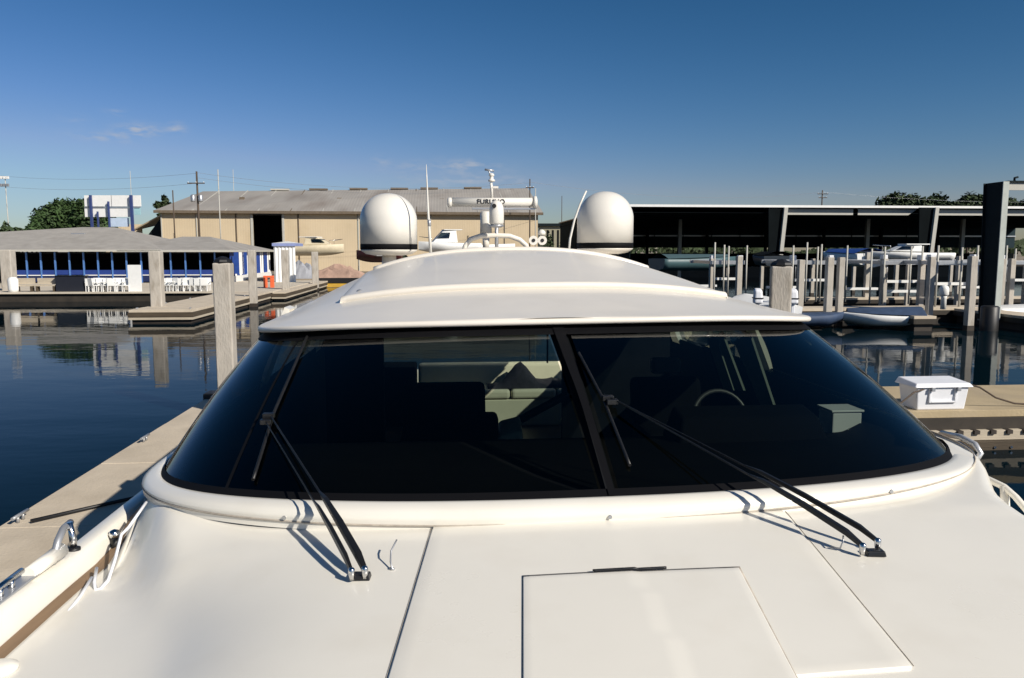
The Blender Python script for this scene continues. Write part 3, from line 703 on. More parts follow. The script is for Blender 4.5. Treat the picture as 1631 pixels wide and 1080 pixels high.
# --- starboard rails
def sb(px, py, u): return atU(px, py, u)
MB(M).tube([sb(1500, 690, 2.47), sb(1530, 696, 2.47), sb(1553, 708, 2.47), sb(1562, 722, 2.47), sb(1552, 736, 2.45), sb(1542, 744, 2.44)], .018, 10).build('starboard_grab_rail', mat('polished_rail', (.72, .72, .72), .3, .6), yacht)
MB(M).tube([sb(1500, 698, 2.44), sb(1530, 706, 2.44), sb(1546, 717, 2.44), sb(1553, 728, 2.44)], .010, 8).build('starboard_grab_rail_inner', chrome, yacht)
rr = MB(M).tube([sb(1553, 756, 2.5), sb(1575, 764, 2.5), sb(1600, 776, 2.5), sb(1618, 792, 2.5), sb(1640, 818, 2.5), sb(1700, 900, 2.5)], .019, 10).build('starboard_rail', gel, yacht)
MB(M).tube([sb(1600, 776, 2.5), sb(1601, 800, 2.48), sb(1603, 830, 2.45)], .024, 10).build('rail_post', gel, yacht)
MB(M).box(2.40, 2.56, 4.2, 4.32, 1.76, 1.95).build('rail_foot', gel, yacht, .01)

# ================================================================== DOCKS
def dock(name, pts_u, pts_v, ztop, label, group, nslab, along='v', fas=fascia, th=.22, light=True, top=None):
    u0, u1 = pts_u; v0, v1 = pts_v
    r_ = thing(name, M(((u0 + u1) / 2, v0, ztop)), label, 'dock', group)
    first = None
    for i in range(nslab):
        if along == 'v':
            a, b_ = v0 + (v1 - v0) * i / nslab, v0 + (v1 - v0) * (i + 1) / nslab
            MB(M).box(u0, u1, a + .006, b_ - .006, ztop - .12, ztop + random.uniform(-.004, .004)).build('deck_slab', top or deckl, r_, .008)
        else:
            a, b_ = u0 + (u1 - u0) * i / nslab, u0 + (u1 - u0) * (i + 1) / nslab
            MB(M).box(a + .006, b_ - .006, v0, v1, ztop - .12, ztop + random.uniform(-.004, .004)).build('deck_slab', top or deckl, r_, .008)
    MB(M).box(u0 + .05, u1 - .05, v0 + .05, v1 - .05, ztop - .35, ztop - .121).build('float_frame', darkband, r_)
    o = .04
    MB(M).box(u0 - o, u0 + .02, v0 - o, v1 + o, ztop - .121 - th, ztop - .122).build('side_waler', fas, r_, .006)
    MB(M).box(u1 - .02, u1 + o, v0 - o, v1 + o, ztop - .121 - th, ztop - .122).build('side_waler', fas, r_, .006)
    MB(M).box(u0 + .021, u1 - .021, v0 - o, v0 + .02, ztop - .121 - th, ztop - .122).build('end_waler', fas, r_, .006)
    if light:
        MB(M).box(u0 - .02, u0 + .1, v0 - .02, v1, ztop - .47, ztop - .36).build('lower_beam', lightbeam, r_)
        MB(M).box(u1 - .1, u1 + .02, v0 - .02, v1, ztop - .47, ztop - .36).build('lower_beam', lightbeam, r_)
        MB(M).box(u0 + .101, u1 - .101, v0 - .02, v0 + .1, ztop - .47, ztop - .36).build('lower_beam', lightbeam, r_)
    MB(M).box(u0 + .1, u1 - .1, v0 + .12, v1 - .1, -.4, ztop - .36).build('float_body', darkband, r_)
    return r_
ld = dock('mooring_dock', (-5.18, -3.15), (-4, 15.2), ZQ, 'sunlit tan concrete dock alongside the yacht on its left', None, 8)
def cleat(M_, u, v, z, parent=None, label=None):
    b_ = MB(M).tube([(u, v - .15, z + .07), (u, v + .15, z + .07)], .018, 8).tube([(u, v - .05, z), (u, v - .05, z + .07)], .016, 8).tube([(u, v + .05, z), (u, v + .05, z + .07)], .016, 8)
    return b_.build('dock_cleat', alum, parent)
for u, v in ((-5.05, 8.2), (-5.05, 11.6), (-5.0, 14.9), (-3.9, 10.6)): cleat(M, u, v, ZQ, ld)
MB(M).box(-5.21, -5.0, 14.9, 15.3, ZQ - .1, ZQ + .1).build('corner_bumper', black, ld, .03)
MB(M).tube([(-4.9, 8.1, ZQ + .03), (-4.3, 8.7, ZQ + .02), (-3.6, 9.3, ZQ + .03)], .02, 8).build('mooring_line', black, ld)
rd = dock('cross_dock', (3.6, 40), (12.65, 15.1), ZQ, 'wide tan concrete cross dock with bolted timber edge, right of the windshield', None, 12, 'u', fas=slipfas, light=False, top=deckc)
# bolted timber walers on the near face of the right dock
MB(M).box(3.6, 40, 12.50, 12.605, .16, .33).build('pale_waler', lightbeam, rd, .006)
MB(M).box(3.6, 40, 12.42, 12.60, -.15, .155).build('dark_waler', fascia, rd, .006)
for i in range(60):
    u = 3.9 + i * .3
    if u > 16: break
    MB(M).tube([(u, 12.40, .05), (u, 12.43, .05)], .022, 8).build('bolt', chrome, rd)
    MB(M).box(u - .05, u + .05, 12.46, 12.6, .27, .335).build('notch_block', darkband, rd)
fp = dock('finger_pier', (-15.45, UQ - .05), (38.2, 55.2), ZQ, 'finger pier with double timber edge running out from the blue restaurant quay', None, 9)
dock('walkway', (UQ - .0, UQ + .9), (55.4, 75.9), ZQ - .05, 'narrow walkway continuing the pier along the quay side', None, 7)
for v in (38.6, 42.5, 46.5, 51): cleat(M, -15.2, v, ZQ, fp)
for v in (38.6, 43.5, 49): cleat(M, UQ - .25, v, ZQ, fp)
md = dock('slip_dock', (15.2, 60), (36.0, 37.6), ZQ + .02, 'pale dock in front of the covered slips, behind the white pilings', None, 14, 'u', fas=slipfas, light=False)
md2 = dock('slip_finger_dock', (23.9, 25.4), (28.0, 35.9), ZQ, 'short finger dock pointing at the camera beside the tall dark steel column', None, 4, fas=slipfas, light=False)
dock('slip_finger_dock', (19.2, 20.2), (31.6, 35.9), ZQ, 'short finger dock left of the tall dark steel column, beside a leaning white piling', None, 3, fas=slipfas, light=False)

dock('inner_slip_dock', (18, 60), (44.5, 45.6), ZQ, 'second pale dock farther back among the slip pilings', None, 12, 'u', fas=slipfas, light=False)
# ---- pilings
PG = 'square concrete pilings'
def piling(px, ytop, Y, wpx, label, zt=None, cap=black, capr=True, rot=PSI, zb=-.8):
    p_ = atY(px, ytop, Y); w = wpx / F * Y / 1.06
    r_ = thing('concrete_piling', (p_.x, Y + w / 2, 0), label, 'piling', PG); r_.rotation_euler = (0, 0, 0)
    b_ = MB(Wd); c_, s_ = math.cos(rot) * w / 2, math.sin(rot) * w / 2; X, Yc = p_.x, Y + w / 2
    q = [(-c_ + s_, -s_ - c_), (c_ + s_, s_ - c_), (c_ - s_, s_ + c_), (-c_ - s_, -s_ + c_)]
    b_.hexa([(X + a, Yc + d, zb) for a, d in q] + [(X + a, Yc + d, p_.z) for a, d in q]); b_.build('shaft', concrete, r_, w * .09)
    if cap:
        b_ = MB(Wd); b_.lathe([(w * .54, 0), (w * .56, .02), (w * .50, .06), (w * .2, .12), (0, .13)], (X, Yc, p_.z + .002), 8, False).build('cap', cap, r_)
    b_ = MB(Wd); b_.hexa([(X + a * 1.03, Yc + d * 1.03, -.3) for a, d in q] + [(X + a * 1.03, Yc + d * 1.03, .22) for a, d in q]); b_.build('tide_mark', darkband, r_)
    return r_
piling(350, 419, 15.55, 29, 'nearest left concrete piling with black cap at the end of the tan dock')
piling(1250, 424, 14.6, 34, 'thick concrete piling with dark cap rising behind the right end of the yacht roof', rot=R(-14))
piling(243.5, 400, 39.0, 19, 'pale piling at the outer left corner of the finger pier', cap=None)
piling(399, 398, 48, 12, 'first thin piling along the right edge of the finger pier', cap=None)
piling(452, 398, 57, 11, 'second thin piling along the pier, in front of the white tent', cap=None)
piling(500, 401, 68, 10, 'farthest thin piling at the far end of the walkway beside the dark bulkhead', cap=None)
piling(6, 398, 55, 18, 'pale piling at the far left end of the restaurant quay', cap=None)
PR = [(1136, 412, 46, 9, 'short piling just above the right slope of the yacht roof'), (1179, 408, 44, 9, 'piling with a steel bracket left of the white outboards'),
      (1278, 414, 42, 10, 'piling just right of the thick capped piling'), (1324, 410, 35.3, 11, 'left of the twin white pilings rising out of the water'), (1342, 410, 35.6, 10, 'right of the twin white pilings rising out of the water'),
      (1384, 402, 47, 7, 'slim piling right of the twin pilings, under the shed roof'), (1411, 412, 42, 9, 'piling with a blue shadow low on its face'), (1449, 412, 46, 6, 'thin piling beneath the white cabin boat'),
      (1471, 414, 40, 9, 'piling close left of the leaning shed column'), (1487, 409, 34.5, 10, 'piling in line with the leaning shed column, shaded at its head'), (1531, 408, 46, 8, 'piling behind the white dock pedestal'),
      (1553, 408, 33.5, 12, 'broad pale piling with shaded head left of the tall steel column'), (1573, 414, 36, 10, 'piling tucked against the dark side of the tall steel column'), (1600, 412, 42, 8, 'piling just right of the tall steel column'), (1615, 412, 40, 9, 'piling near the right edge of the view with pale head'),
      (1640, 412, 44, 9, 'piling cut by the right edge of the view')]
PR += [(1160, 411, 62, 5, 'far thin piling in shade above the yacht roof'), (1215, 412, 66, 5, 'far piling glimpsed left of the thick capped piling'), (1296, 412, 60, 6, 'far piling between the two lifts right of the thick capped piling'),
       (1362, 412, 64, 5, 'far piling under the blue covered boat'), (1430, 413, 60, 6, 'far piling left of the white cabin boat'), (1517, 412, 62, 5, 'far piling just right of the white pedestal'), (1588, 411, 58, 5, 'far piling hidden close to the tall steel column')]
for px, yt, Y, w, lb in PR: piling(px, yt, Y, w, lb, cap=None)

# ---- boat lifts between the pilings: head beams, hanging cradles, guide poles
lg = 'boat lifts in the covered slips'
def lift(pxa, pxb, Y, lab, gx, depth=5):
    a, b_ = atY(pxa, 412, Y), atY(pxb, 412, Y); r_ = thing('boat_lift', (a.x, Y, 0), lab, 'boat lift', lg)
    z = EYE - .012 * Y
    MB(Wd).box(a.x - .2, b_.x + .2, Y - .15, Y + .05, z - .22, z).build('head_beam', alum, r_, .01)
    MB(Wd).box(a.x - .2, b_.x + .2, Y + depth, Y + depth + .2, z - .22, z).build('head_beam', alum, r_, .01)
    for x in (a.x, b_.x):
        MB(Wd).box(x - .08, x + .08, Y + .2, Y + depth, z - .2, z - .02).build('side_beam', alum, r_)
        MB(Wd).tube([(x + .1, Y, z), (x + .1, Y, 1.75)], .02, 6).build('cable', alum, r_)
        MB(Wd).box(x - .1, x + .16, Y + .1, Y + .5, z, z + .3).build('winch_motor', whitepl, r_, .03)
    MB(Wd).box(a.x + .1, b_.x - .1, Y, Y + .18, 1.72, 1.86).build('cradle_beam', white, r_)
    MB(Wd).box(a.x + .1, b_.x - .1, Y + depth - .2, Y + depth, 1.1, 1.24).build('cradle_beam', white, r_)
    for px, yt in gx:
        q = atY(px, yt, Y - .3); MB(Wd).tube([(q.x, q.y, .6), (q.x, q.y, q.z)], .05, 8).build('guide_pole', fasciam, r_)
lift(1136, 1180, 46, 'boat lift at the far left of the covered slips above the yacht roof', ((1139, 386), (1154, 390), (1161, 392), (1190, 391)))
lift(1265, 1325, 44, 'boat lift behind the thick capped piling', ((1264, 391), (1286, 386), (1303, 393), (1309, 389), (1350, 391)))
lift(1411, 1471, 42, 'boat lift carrying the small white cabin boat', ((1389, 396), (1410, 393), (1452, 392), (1470, 392)))
lift(1487, 1556, 39, 'boat lift left of the tall dark steel column', ((1495, 391), (1533, 394), (1558, 391)))
lift(1602, 1650, 44, 'boat lift at the right edge of the view', ((1604, 391), (1618, 396)))

# ================================================================== RIGHT SHED over the slips
SV = 77.0; EZ = EYE + 72.5 / F * 78
c0 = atY(1005, 327, 77); su, sv = uv(c0.x, c0.y)
shed = thing('covered_slip_shed', M((su, sv, 0)), 'long dark metal shed roof over the boat slips on the right', 'boat shed')
e1 = 75; dpt = 46
ez = c0.z
MB(M).add([(su - .3, sv - .4, ez), (su + e1, sv - .4, ez), (su + e1, sv + dpt / 2, ez + .05), (su - .3, sv + dpt / 2, ez + .05), (su - .3, sv + dpt, ez - .02), (su + e1, sv + dpt, ez - .02)], [(0, 1, 2, 3), (3, 2, 5, 4)]).build('roof', roofm, shed, solid=.12)
MB(M).box(su - .3, su + e1, sv - .55, sv - .41, ez - .16, ez + .06).build('white_gutter', white, shed)
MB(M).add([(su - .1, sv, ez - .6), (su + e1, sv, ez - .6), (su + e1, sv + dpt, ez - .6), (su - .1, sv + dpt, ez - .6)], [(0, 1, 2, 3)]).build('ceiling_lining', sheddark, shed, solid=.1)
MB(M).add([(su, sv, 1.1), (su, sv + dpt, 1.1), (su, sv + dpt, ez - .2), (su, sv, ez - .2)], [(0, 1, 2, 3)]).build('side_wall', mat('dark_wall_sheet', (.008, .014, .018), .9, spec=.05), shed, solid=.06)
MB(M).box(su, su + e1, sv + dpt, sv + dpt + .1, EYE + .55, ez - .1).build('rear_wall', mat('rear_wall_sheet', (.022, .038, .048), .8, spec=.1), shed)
MB(M).box(su, su + e1, sv + dpt, sv + dpt + .1, .2, EYE - .35).build('rear_shade_sheet', sheddark, shed)  # dark sheet added to stand in for the shade behind the slips
MB(M).box(su, su + e1, sv + dpt - .2, sv + dpt - .05, EYE + 2.3, EYE + 2.5).build('rear_girt', alum, shed)
def frame(px, Y=77.6, skew=1.3):
    a = atY(px, 330, Y); u, v = uv(a.x, a.y)
    MB(M).hexa([(u - .9, v - .1, ez - .1), (u + .9, v - .1, ez - .1), (u + .9, v + .1, ez - .1), (u - .9, v + .1, ez - .1)][0:0] or
               [(u - 1.2, v + .3, -.5), (u - .62, v + .3, -.5), (u - .62, v + .5, -.5), (u - 1.2, v + .5, -.5), (u - 1.5, v + .3, ez - .17), (u - .02, v + .3, ez - .17), (u - .02, v + .5, ez - .17), (u - 1.5, v + .5, ez - .17)]).build('tapered_frame', sheddark, shed)
    MB(M).hexa([(u - .61, v, -.5), (u - .25, v, -.5), (u - .25, v + .6, -.5), (u - .61, v + .6, -.5), (u - .01, v, ez - .17), (u + .36, v, ez - .17), (u + .36, v + .6, ez - .17), (u - .01, v + .6, ez - .17)]).build('frame_flange', fasciam, shed)
    return u, v
f1 = frame(1250); f2 = frame(1491); f3 = (f2[0] + (f2[0] - f1[0]), f2[1])
fz1, fz0 = EYE + (400 - 333) / F * 77.6, EYE + (400 - 342.5) / F * 77.6
for i in range(4):
    w_ = (f2[0] - f1[0]) / 2; a = f1[0] + .5 + w_ * i; v = sv - .02
    b_ = a + w_ - .5
    last = i % 2 == 1
    MB(M).hexa([(a, v, fz0), (b_ - (1.6 if last else 0), v, fz0 - (.0)), (b_ - (1.6 if last else 0), v + .06, fz0), (a, v + .06, fz0), (a, v, fz1), (b_ - (.7 if last else 0), v, fz1), (b_ - (.7 if last else 0), v + .06, fz1), (a, v + .06, fz1)]).build('fascia_panel', fasciam, shed)
for i in range(9):
    v_ = sv + 3 + i * 5
    MB(M).box(su, su + e1, v_, v_ + .12, ez - .78, ez - .62).build('purlin', MATS['rear_wall_sheet'], shed)
for i in range(16):
    u_ = su + 1 + i * 4.6
    MB(M).box(u_ - .05, u_ + .05, sv + dpt - .3, sv + dpt - .205, EYE + .55, ez - .6).build('wall_rib', tealdark, shed)
for px, yt in ((1082, 329), (1233, 329), (1380, 345), (1531, 345), (1660, 345)):
    q = atY(px, 400, 92); u, v = uv(q.x, q.y)
    MB(M).box(u - .2, u + .2, v - .2, v + .2, -.5, ez - .5).build('inner_column', fasciam, shed)
for i in range(8):
    u = su + 4 + i * 9.5
    MB(M).box(u - .2, u + .2, sv + dpt - 1.2, sv + dpt - .8, -.5, ez - .5).build('rear_column', tealdark, shed)
# far shore inside / behind the shed
MB(M).box(8.1, 400, 149.6, 150.0, -.5, 1.05).build('far_bulkhead', quaywall); tag(bpy.data.objects['far_bulkhead'], 'low dark seawall along the far side of the covered slips', 'seawall')
MB(M).box(su - 8, su + e1 + 30, sv + 24, sv + 25.4, -.5, 1.35).build('slip_dark_block', black); tag(bpy.data.objects['slip_dark_block'], 'added black block that darkens the water under the covered slips', 'bulkhead')  # added black block, keeps the water in the slips reflecting dark

# ---- tall steel column frame on the right
q = atY(1597.5, 289, 34.5); u, v = uv(q.x, q.y)
st_ = thing('steel_frame', M((u, v, 0)), 'tall steel column, its shaded side coloured dark, with a pale flange and cross beam at the right edge', 'steel frame')
zt = q.z
MB(M).hexa([(u + .0, v, .4), (u + .06, v, .4), (u + .06, v + .80, .4), (u + .0, v + .80, .4), (u, v, zt), (u + .06, v, zt), (u + .06, v + 1.05, zt), (u, v + 1.05, zt)]).build('web', tealdark, st_)  # shade of the side face is put into this near-black colour
MB(M).box(u - .0, u + .27, v - .045, v - .001, .4, zt).build('front_flange', mat('green_white_steel', (.40, .43, .40), .5), st_)
MB(M).hexa([(u - .1, v + .82, .4), (u + .2, v + .82, .4), (u + .2, v + .86, .4), (u - .1, v + .86, .4), (u - .1, v + 1.06, zt), (u + .2, v + 1.06, zt), (u + .2, v + 1.1, zt), (u - .1, v + 1.1, zt)]).build('rear_flange', tealdark, st_)
MB(M).box(u + .36, u + 14, v + .1, v + .2, zt - .36, zt - .02).build('cross_beam', fasciam, st_)
MB(M).box(u + .28, u + 14, v + .0, v + .3, zt - .02, zt + .04).build('beam_flange', tealdark, st_)
MB(M).tube([(u + .6, v + .1, zt + .04), (u + .6, v + .1, zt + .16), (u + .75, v + .1, zt + .2)], .05, 6).build('beam_lamp', tealdark, st_)
q = atY(1584, 488, 33.3); MB(Wd).lathe([(.33, -.9), (.36, -.2), (.36, q.z - .05), (.3, q.z), (0, q.z)], (q.x, 33.6, 0), 20)
MB(Wd).lathe([(.33, -.9), (.36, -.2), (.36, q.z - .05), (.3, q.z), (0, q.z)], (q.x, 33.6, 0), 20).build('rubber_bumper', black); tag(bpy.data.objects['rubber_bumper'], 'fat black rubber bumper pile at the foot of the tall steel column', 'bumper')

# ---- dock box with hose on right dock
v0 = 12.70; u0 = atV(1458, 650, v0).x; u1 = atV(1543, 650, v0).x; w_ = u1 - u0; H = atV(1500, 617, v0).z - ZQ
db = thing('dock_box', M(((u0 + u1) / 2, v0, ZQ)), 'white fibreglass dock box with a lid on the right dock', 'dock box')
MB(M).hexa([(u0 + .05, v0 + .04, ZQ), (u1 - .05, v0 + .04, ZQ), (u1 - .05, v0 + .52, ZQ), (u0 + .05, v0 + .52, ZQ), (u0 + .01, v0, ZQ + H), (u1 - .01, v0, ZQ + H), (u1 - .01, v0 + .56, ZQ + H), (u0 + .01, v0 + .56, ZQ + H)]).build('box_body', whitepl, db, .03)
MB(M).hexa([(u0 - .05, v0 - .05, ZQ + H), (u1 + .05, v0 - .05, ZQ + H), (u1 + .05, v0 + .6, ZQ + H), (u0 - .05, v0 + .6, ZQ + H), (u0 + .0, v0, ZQ + H + .07), (u1, v0, ZQ + H + .07), (u1, v0 + .57, ZQ + H + .11), (u0, v0 + .57, ZQ + H + .11)]).build('lid', whitepl, db, .02)
for x in (.28, .76): MB(M).box(u0 + w_ * x - .03, u0 + w_ * x + .03, v0 - .07, v0 - .012, ZQ + H - .06, ZQ + H + .01).build('latch', alum, db, .005)
for x0_, x1_, z0_, z1_ in ((.24, .28, .14, .44), (.72, .76, .14, .44), (.281, .719, .14, .17)): MB(M).box(u0 + w_ * x0_, u0 + w_ * x1_, v0 - .015, v0 + .03, ZQ + z0_, ZQ + z1_).build('molded_rib', whitepl, db, .006)
tag(MB(M).tube([(u1 + .03, v0 + .1, ZQ + H + .03), (u1 + .25, v0 + .1, ZQ + .38), (u1 + .6, v0 + .15, ZQ + .18), (u1 + 1.0, v0 + .2, ZQ + .06), (u1 + 1.6, v0 + .1, ZQ + .03), (u1 + 3, v0 + .3, ZQ + .03)], .016, 8).build('mooring_rope', mat('dark_rope', (.07, .05, .035), .9)), 'dark rope drooping from the right side of the dock box to the dock', 'rope')
tag(MB(M).tube([(u0 + .12, v0 - .02, ZQ + H - .03), (u0 - .1, v0 - .1, ZQ + .35), (u0 - .5, v0 - .2, ZQ + .1), (u0 - 1.0, v0 - .25, ZQ + .02)], .014, 8).build('mooring_rope', MATS['dark_rope']), 'dark rope running left from the dock box towards the windshield', 'rope')

# ---- boats (simple but shaped)
def boat(px, py_deck, Y, length, beam, label, hullm, heading, cabin=None, cover=None, z0=None, motors=0, group=None, hgt=.75, windows=True, name='motorboat'):
    """hull with pointed bow, optional cabin; heading in degrees, bow direction from +X world"""
    p_ = atY(px, py_deck, Y); z = p_.z if z0 is None else z0
    r_ = thing(name, (p_.x, Y, z - hgt), label, 'boat', group); hd = R(heading); ca, sa = math.cos(hd), math.sin(hd)
    T = lambda q: Vector((p_.x + q[0] * ca - q[1] * sa, Y + q[0] * sa + q[1] * ca, z - hgt + q[2]))
    L = length; rows = []
    for i in range(17):
        t = i / 16; x = -L / 2 + L * t; w = beam / 2 * (1 - max(0, (t - .45) / .55) ** 2.2) + .001; sh = hgt * (1 + .28 * max(0, t - .3))
        fl = max(0, (t - .6) / .4)
        rows.append([(x, -w, sh), (x + 0, -w * (.97 - .2 * fl), sh * .55), (x, -w * (.82 - .45 * fl), sh * .12 + .2 * fl), (x, 0, -.12 + .35 * fl ** 2), (x, w * (.82 - .45 * fl), sh * .12 + .2 * fl), (x, w * (.97 - .2 * fl), sh * .55), (x, w, sh), (x, w * .9, sh + .04), (x, 0, sh + .05), (x, -w * .9, sh + .04)])
    g_ = MB(T).grid(rows, close=True); g_.add(rows[0], [tuple(range(10))]); g_.build('hull', hullm, r_)
    if cover:
        rows = [[(-L / 2 + L * .04 + L * .85 * t, y_ * beam / 2 * 1.02 * (1 - max(0, (t - .5) / .55) ** 2), hgt * (1 + .2 * t) + .05 + .35 * math.cos(y_ * math.pi / 2) * (1 - .5 * t)) for y_ in (-1, -.6, -.2, .2, .6, 1)] for t in [i / 10 for i in range(11)]]
        MB(T).grid(rows).build('canvas_cover', cover, r_)
    if cabin:
        c_ = cabin
        h1 = hgt + .1
        MB(T).hexa([(-L * .12, -beam * .36, h1), (L * .28, -beam * .28, h1 + .05), (L * .28, beam * .28, h1 + .05), (-L * .12, beam * .36, h1), (-L * .10, -beam * .30, h1 + c_), (L * .10, -beam * .24, h1 + c_), (L * .10, beam * .24, h1 + c_), (-L * .10, beam * .30, h1 + c_)]).build('cabin', hullm, r_, .06)
        MB(T).hexa([(L * .02, -beam * .335, h1 + c_ * .35), (L * .22, -beam * .31, h1 + c_ * .35), (L * .22, beam * .31, h1 + c_ * .35), (L * .02, beam * .335, h1 + c_ * .35), (L * .0, -beam * .31, h1 + c_ * .8), (L * .14, -beam * .27, h1 + c_ * .8), (L * .14, beam * .27, h1 + c_ * .8), (L * .0, beam * .31, h1 + c_ * .8)]).build('cabin_window', pane, r_)
        MB(T).box(-L * .2, L * .1, -beam * .33, beam * .33, h1 + c_ + .01, h1 + c_ + .08).build('cabin_top', white, r_, .02)
        MB(T).tube([(L * .3, -beam * .3, hgt * 1.2), (L * .3, -beam * .3, hgt * 1.2 + .4), (L * .48, 0, hgt * 1.35 + .4), (L * .3, beam * .3, hgt * 1.2 + .4), (L * .3, beam * .3, hgt * 1.2)], .025, 5).build('bow_rail', chrome, r_)
    for k in range(motors):
        y_ = (k - (motors - 1) / 2) * .75
        m_ = MB(T).hexa([(-L / 2 - .55, y_ - .2, hgt + .15), (-L / 2 - .05, y_ - .2, hgt + .15), (-L / 2 - .05, y_ + .2, hgt + .15), (-L / 2 - .55, y_ + .2, hgt + .15), (-L / 2 - .5, y_ - .17, hgt + .75), (-L / 2 - .12, y_ - .17, hgt + .85), (-L / 2 - .12, y_ + .17, hgt + .85), (-L / 2 - .5, y_ + .17, hgt + .75)]).build('outboard_motor', whitepl, r_, .1)
        MB(T).box(-L / 2 - .38, -L / 2 - .18, y_ - .08, y_ + .08, -.3, hgt + .15).build('motor_leg', whitepl, m_, .03)
        MB(T).box(-L / 2 - .56, -L / 2 - .04, y_ - .205, y_ + .205, hgt + .38, hgt + .42).build('motor_stripe', blackp, m_)
    return r_
sg_ = 'small boats in the covered slips'
boat(1207, 480, 38.5, 7.5, 2.5, 'white boat with three white outboard motors, just behind the yacht roof', white, 83, motors=3, group=sg_)
boat(1402, 494, 34.5, 3.6, 1.7, 'low white boat with navy cover moored right of the twin pilings', white, 172, cover=navy, group=sg_, z0=.60, hgt=.4)
boat(1302, 494, 34.5, 2.6, 1.6, 'small blue hulled boat moored left of the twin pilings', navy, 8, group=sg_, z0=.60, hgt=.4)
boat(1448, 409, 52, 5.0, 2.0, 'white cabin boat hoisted high on a lift under the shed', white, 178, cabin=.45, group=sg_, z0=EYE - .15, hgt=.45)
boat(1350, 405, 56, 7, 2.4, 'boat hidden under a bright blue canvas, lifted high in the shed', white, 95, cover=blue, group=sg_, z0=EYE - .2)
boat(1110, 405, 60, 7, 2.4, 'teal canvas covered boat in the slips, just above the yacht roof', mat('teal_hull', (.05, .10, .11), .5), 20, cover=mat('teal_cover', (.04, .08, .09), .8), group=sg_, z0=EYE - .6)
boat(1225, 412, 62, 7, 2.4, 'dark lifted boat behind the thick capped piling', mat('dark_hull', (.03, .04, .05), .4), 85, cover=sheddark, group=sg_, z0=EYE - .4)
boat(1618, 490, 38.5, 3.5, 2.0, 'white open boat right of the tall steel column', white, 10, group=sg_, hgt=.6)
# dock pedestal
q = atY(1503, 478, 37.0)
pd = thing('power_pedestal', (q.x, q.y, ZQ), 'white round headed power pedestal standing on the slip dock', 'power pedestal')
MB(Wd).lathe([(.13, 0), (.12, .55), (.15, .62)], (q.x, q.y, ZQ + .02), 16).build('post', white, pd)
MB(Wd).lathe([(.15, .63), (.21, .70), (.21, .98), (.16, 1.1), (0, 1.16)], (q.x, q.y, ZQ + .02), 16).build('rounded_head', white, pd)

# ================================================================== RESTAURANT (left)
VF = 71.0
rest = thing('restaurant_pavilion', M((-28, VF, ZQ)), 'low open sided restaurant with blue posts and a wide grey hipped roof', 'restaurant')
def uvpx(px, v, z=None): return atV(px, 430, v).x
ez_ = atV(200, 398, VF).z
u_r = uvpx(371, VF); u_l = -62.0
def hip(name, u0, u1, v0, v1, ze, zr, ru0, ru1, rvm, m):
    b_ = MB(M); E_ = [(u0, v0, ze), (u1, v0, ze), (u1, v1, ze), (u0, v1, ze)]; A, B = (ru0, rvm, zr), (ru1, rvm, zr)
    b_.add(E_ + [A, B], [(0, 1, 5, 4), (1, 2, 5), (2, 3, 4, 5), (3, 0, 4)]); o = b_.build(name, m, rest)
    b_ = MB(M); lo = [(x, y, ze - .17) for x, y, z in E_]; b_.grid([E_, lo], smooth=False, close=True); b_.add(lo, [(0, 1, 2, 3)]); b_.build('eave_board', fasciam, o)
    return o
zr = atV(170, 362, 80).z; ru = uvpx(152, 80)
hip('roof', u_l, uvpx(262, VF), VF - .7, VF + 18, ez_ + .02, zr, ru - 1, ru + 2, 80, shingle)
zr2 = atV(320, 377, 79).z; ru2 = uvpx(325, 79)
hip('roof', uvpx(250, VF) - 3, u_r + .1, VF - .7, VF + 17.2, ez_ - .01, zr2, ru2 - 1.9, ru2 + .7, 79, shingle)
for px, py, v in ((126, 373, 77), (210, 392, 73)):
    q = atV(px, py, v); MB(M).box(q.x - .6, q.x + .6, q.y - .3, q.y + .3, q.z - .08, q.z + .10).build('roof_vent', alum, rest, .03)
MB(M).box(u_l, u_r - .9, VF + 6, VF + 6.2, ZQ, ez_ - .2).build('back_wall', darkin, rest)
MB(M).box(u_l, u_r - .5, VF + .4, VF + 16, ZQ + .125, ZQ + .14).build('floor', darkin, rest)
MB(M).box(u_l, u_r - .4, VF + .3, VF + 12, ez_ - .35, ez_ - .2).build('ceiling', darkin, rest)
pu = []
px = 19.0
while px < 345:
    pu.append(uvpx(px, VF)); px += 22.75 if px < 200 else 23.5
for i, u in enumerate(pu):
    MB(M).box(u - .055, u + .055, VF + .1, VF + .24, ZQ, ez_ - .18).build('post', bluepost, rest)
    if i < len(pu) - 1:
        u2 = pu[i + 1]
        MB(M).box(u + .065, u2 - .065, VF + .18, VF + .22, ZQ + .1, ZQ + .64).build('rail_panel', mat('dark_blue_panel', (.006, .015, .07), .6), rest)
        MB(M).box(u + .065, u2 - .065, VF + .185, VF + .215, ZQ + .72, ZQ + 1.12).build('blue_screen', mat('screen_blue', (.010, .035, .19), .6), rest)
        if i not in (3, 4): MB(M).box(u + .065, u2 - .065, VF + .12, VF + .26, ZQ + .64, ZQ + .71).build('rail_sill', white, rest)
